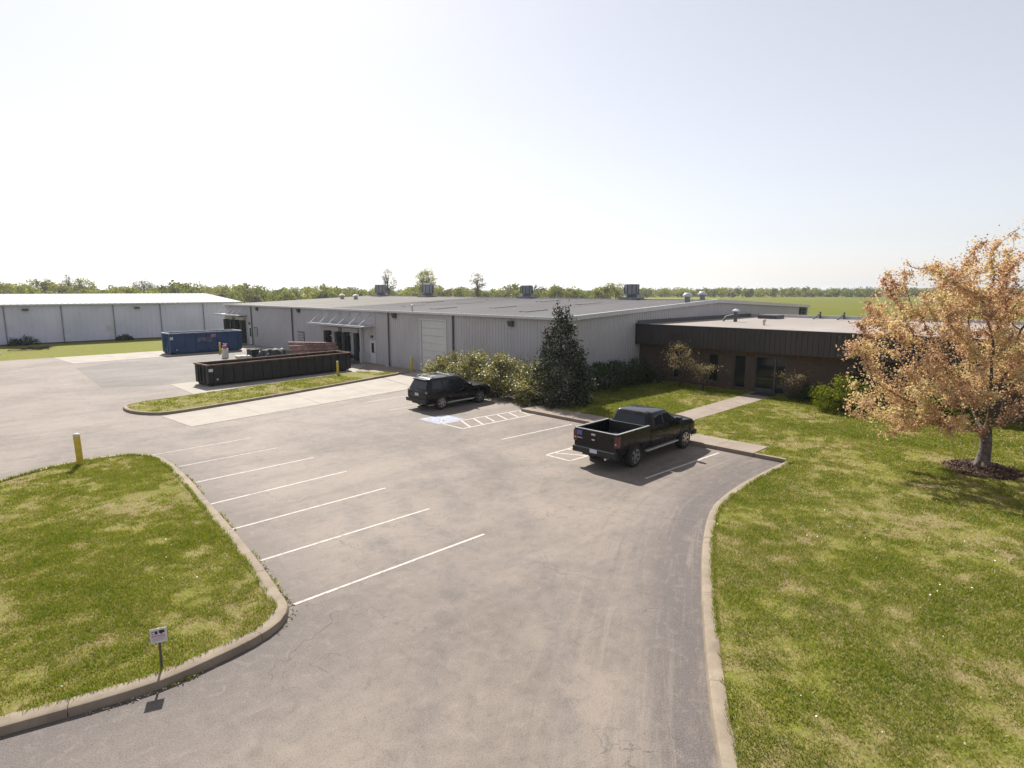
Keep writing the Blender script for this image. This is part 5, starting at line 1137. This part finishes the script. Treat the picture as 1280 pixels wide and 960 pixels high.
def far_tree(name, label, px, D, h, w, n, m, seed, size=0.75, sparse=0.0, group='trees standing out above the far woodland'):
    r = np.random.default_rng(seed); p = far(px, D); t = thing(name, label, 'tree', (p[0], p[1], -0.06), 0, group)
    P = crown_pts(r, h, w, n, 0.12, 14 if sparse else 9, sparse); b = B(); b.tube([(0, 0, -0.1), (0.1, 0, h * 0.35), (0.0, 0.1, h * 0.75)], [h * 0.022 + 0.05, h * 0.015, 0.04], 6)
    for i in range(22 if sparse else 10):
        e = P[r.integers(0, len(P))]; z0 = r.uniform(0.2, 0.6) * h; b.tube([(0.05, 0, min(z0, e[2] * 0.8)), tuple((e + [0.05, 0, z0]) / 2 + r.normal(0, 0.2, 3)), tuple(e)], [0.2, 0.12, 0.05], 4)
    b.make('trunk', 'bark_dark', t, recalc=False)
    leaves('crown', P, size, m, t, rnd=np.clip(r.normal(0.5, 0.17) + r.normal(0, 0.15, len(P)), 0, 1), r=r, aspect=0.8)
far_tree('field_tree', 'tall airy leafing tree behind the second ridge ventilator from the left', 532, 250, 16.8, 10.5, 2600, 'spring', 101, 0.42, 1)
far_tree('field_tree', 'tall nearly bare tree right of the leftmost ridge ventilator', 487, 260, 16.0, 8.5, 1300, 'bare', 102, 0.36, 1)
far_tree('field_tree', 'slim nearly bare tree between the second and third ridge ventilators', 597, 250, 15.6, 7.5, 1200, 'bare', 103, 0.36, 1)
far_tree('field_tree', 'rounded yellow-green tree left of the rightmost ridge ventilator', 768, 330, 11.8, 8.5, 700, 'spring', 104, 0.7)
far_tree('field_tree', 'small yellow-green tree between the two right ridge ventilators', 692, 320, 11.0, 9, 700, 'spring', 105, 0.7)
far_tree('field_tree', 'tall bare tree rising over the white warehouse roof', 92, 300, 15.0, 6.0, 700, 'bare', 106, 0.4, 1)
far_tree('field_tree', 'broad airy tree beside the bare one over the white warehouse', 112, 300, 13.3, 12, 1100, 'spring', 107, 0.7, 1)
far_tree('field_tree', 'airy tree over the right half of the white warehouse roof', 186, 310, 13.0, 13, 1700, 'bare', 108, 0.45, 1)
for i, px in enumerate((10, 44, 62)): far_tree('field_tree', ('rounded tree over the white warehouse, first from the left edge', 'rounded tree over the white warehouse, second from the left edge', 'rounded tree over the white warehouse, third from the left edge')[i], px, 285 + 6 * i, 11.6, 10.5, 900, 'spring', 110 + i, 0.7)
# the woodland that closes the view, one mass
r = np.random.default_rng(77); Pw = []; Rw = []; Sw = []
for px in np.arange(-420, 1720, 7.0):
    for row in range(3):
        if px < 430: D = 275 + 28 * row; h = r.uniform(7.2, 9.6) + 1.3 * math.sin(px * 0.031) + 0.9 * math.sin(px * 0.083 + 1); w = r.uniform(7, 11); step = 18
        elif px < 760: D = 330 + 35 * row; h = r.uniform(7.2, 9.4) + 0.9 * math.sin(px * 0.05) + 0.6 * math.sin(px * 0.11); w = r.uniform(7, 11); step = 16
        else: D = 560 + 45 * row + (px - 760) * 0.14; h = r.uniform(7.8, 9.6); w = r.uniform(8, 13); step = 11
        if r.random() > 7.0 / step * 1.9: continue
        p = far(px + r.uniform(-4, 4), D + r.uniform(-12, 12)); k = int(330 if px < 760 else 190)
        q = crown_pts(r, h, w, k, 0.0, 10); q[:, 2] *= r.uniform(0.9, 1.05); Pw.append(q + [p[0], p[1], -0.3]); Rw.append(np.clip(r.normal(0.48, 0.2) + r.normal(0, 0.13, k), 0, 1)); Sw.append(np.full(k, 0.9 if px < 760 else 1.4))
Pw = np.concatenate(Pw); wd = leaves('woodland', Pw, np.concatenate(Sw), 'spring', rnd=np.concatenate(Rw), r=r, aspect=0.85); tag(wd, 'hazy belt of spring woodland closing the fields at the horizon', 'woodland', kind='stuff')
# far hills
V = []; n = 160
for i in range(n):
    px = -500 + 2300 * i / (n - 1); h = 6 + 14 * math.exp(-((px - 1230) / 170) ** 2) + 6 * math.exp(-((px - 1500) / 160) ** 2) + 1.2 * math.sin(i * 0.9) + 0.8 * math.sin(i * 2.3)
    for D, hh in ((2300, -2), (2800, h), (3500, -2)): p = far(px, D); V.append((p[0], p[1], hh))
Fq = [(i * 3 + j, (i + 1) * 3 + j, (i + 1) * 3 + j + 1, i * 3 + j + 1) for i in range(n - 1) for j in range(2)]
tag(mesh('hills', V, Fq, 'hill', smooth=60), kind='structure')
# wire fence across the field and a pale shed
fc = thing('field_fence', 'low wire fence line crossing the field beyond the office roof', 'fence', (150, 60, -0.05))
p0, p1 = np.array([122.0, 58.0]), np.array([176.0, -60.0]); nP = 26
for i in range(nP):
    p = p0 + (p1 - p0) * i / (nP - 1) - [150, 60]; B().tube([(p[0], p[1], -0.1), (p[0], p[1], 1.35)], 0.09, 6).make('post', 'bark_dark', fc)
for z in (0.5, 0.9, 1.25):
    a, c = p0 - [150, 60], p1 - [150, 60]; B().bar((a[0], a[1], z), (c[0], c[1], z), 0.035).make('wire', 'bark_dark', fc)
sh_p = far(1160, 300); sh = thing('low_shed', 'long low white shed far out in the field behind the maple', 'shed', (sh_p[0], sh_p[1], -0.06), R(-45))
boxp('wall', (-5, -2, 0), (5, 2, 1.3), 'white_stuff', sh); B().loft([[(x, -2.3, 1.3), (x, 0, 2.0), (x, 2.3, 1.3)] for x in (-5.3, 5.3)]).make('roof', 'roof_white', sh)

# ------------------------------------------------------------------ air
hz = B().box((-6500, -6500, -1.5), (6500, 6500, 32)).make('haze', 'void'); tag(hz, 'thin pale spring haze filling the air', 'haze', kind='stuff')
hm = bpy.data.materials.new('haze_air'); hm.use_nodes = True; nt = hm.node_tree; nt.nodes.clear()
pvn = N(nt, 'ShaderNodeVolumePrincipled', {'Color': (0.86, 0.92, 1.0, 1), 'Density': 0.00016, 'Anisotropy': 0.45}); N(nt, 'ShaderNodeOutputMaterial', {'Volume': pvn.outputs[0]})
hz.data.materials.clear(); hz.data.materials.append(hm)
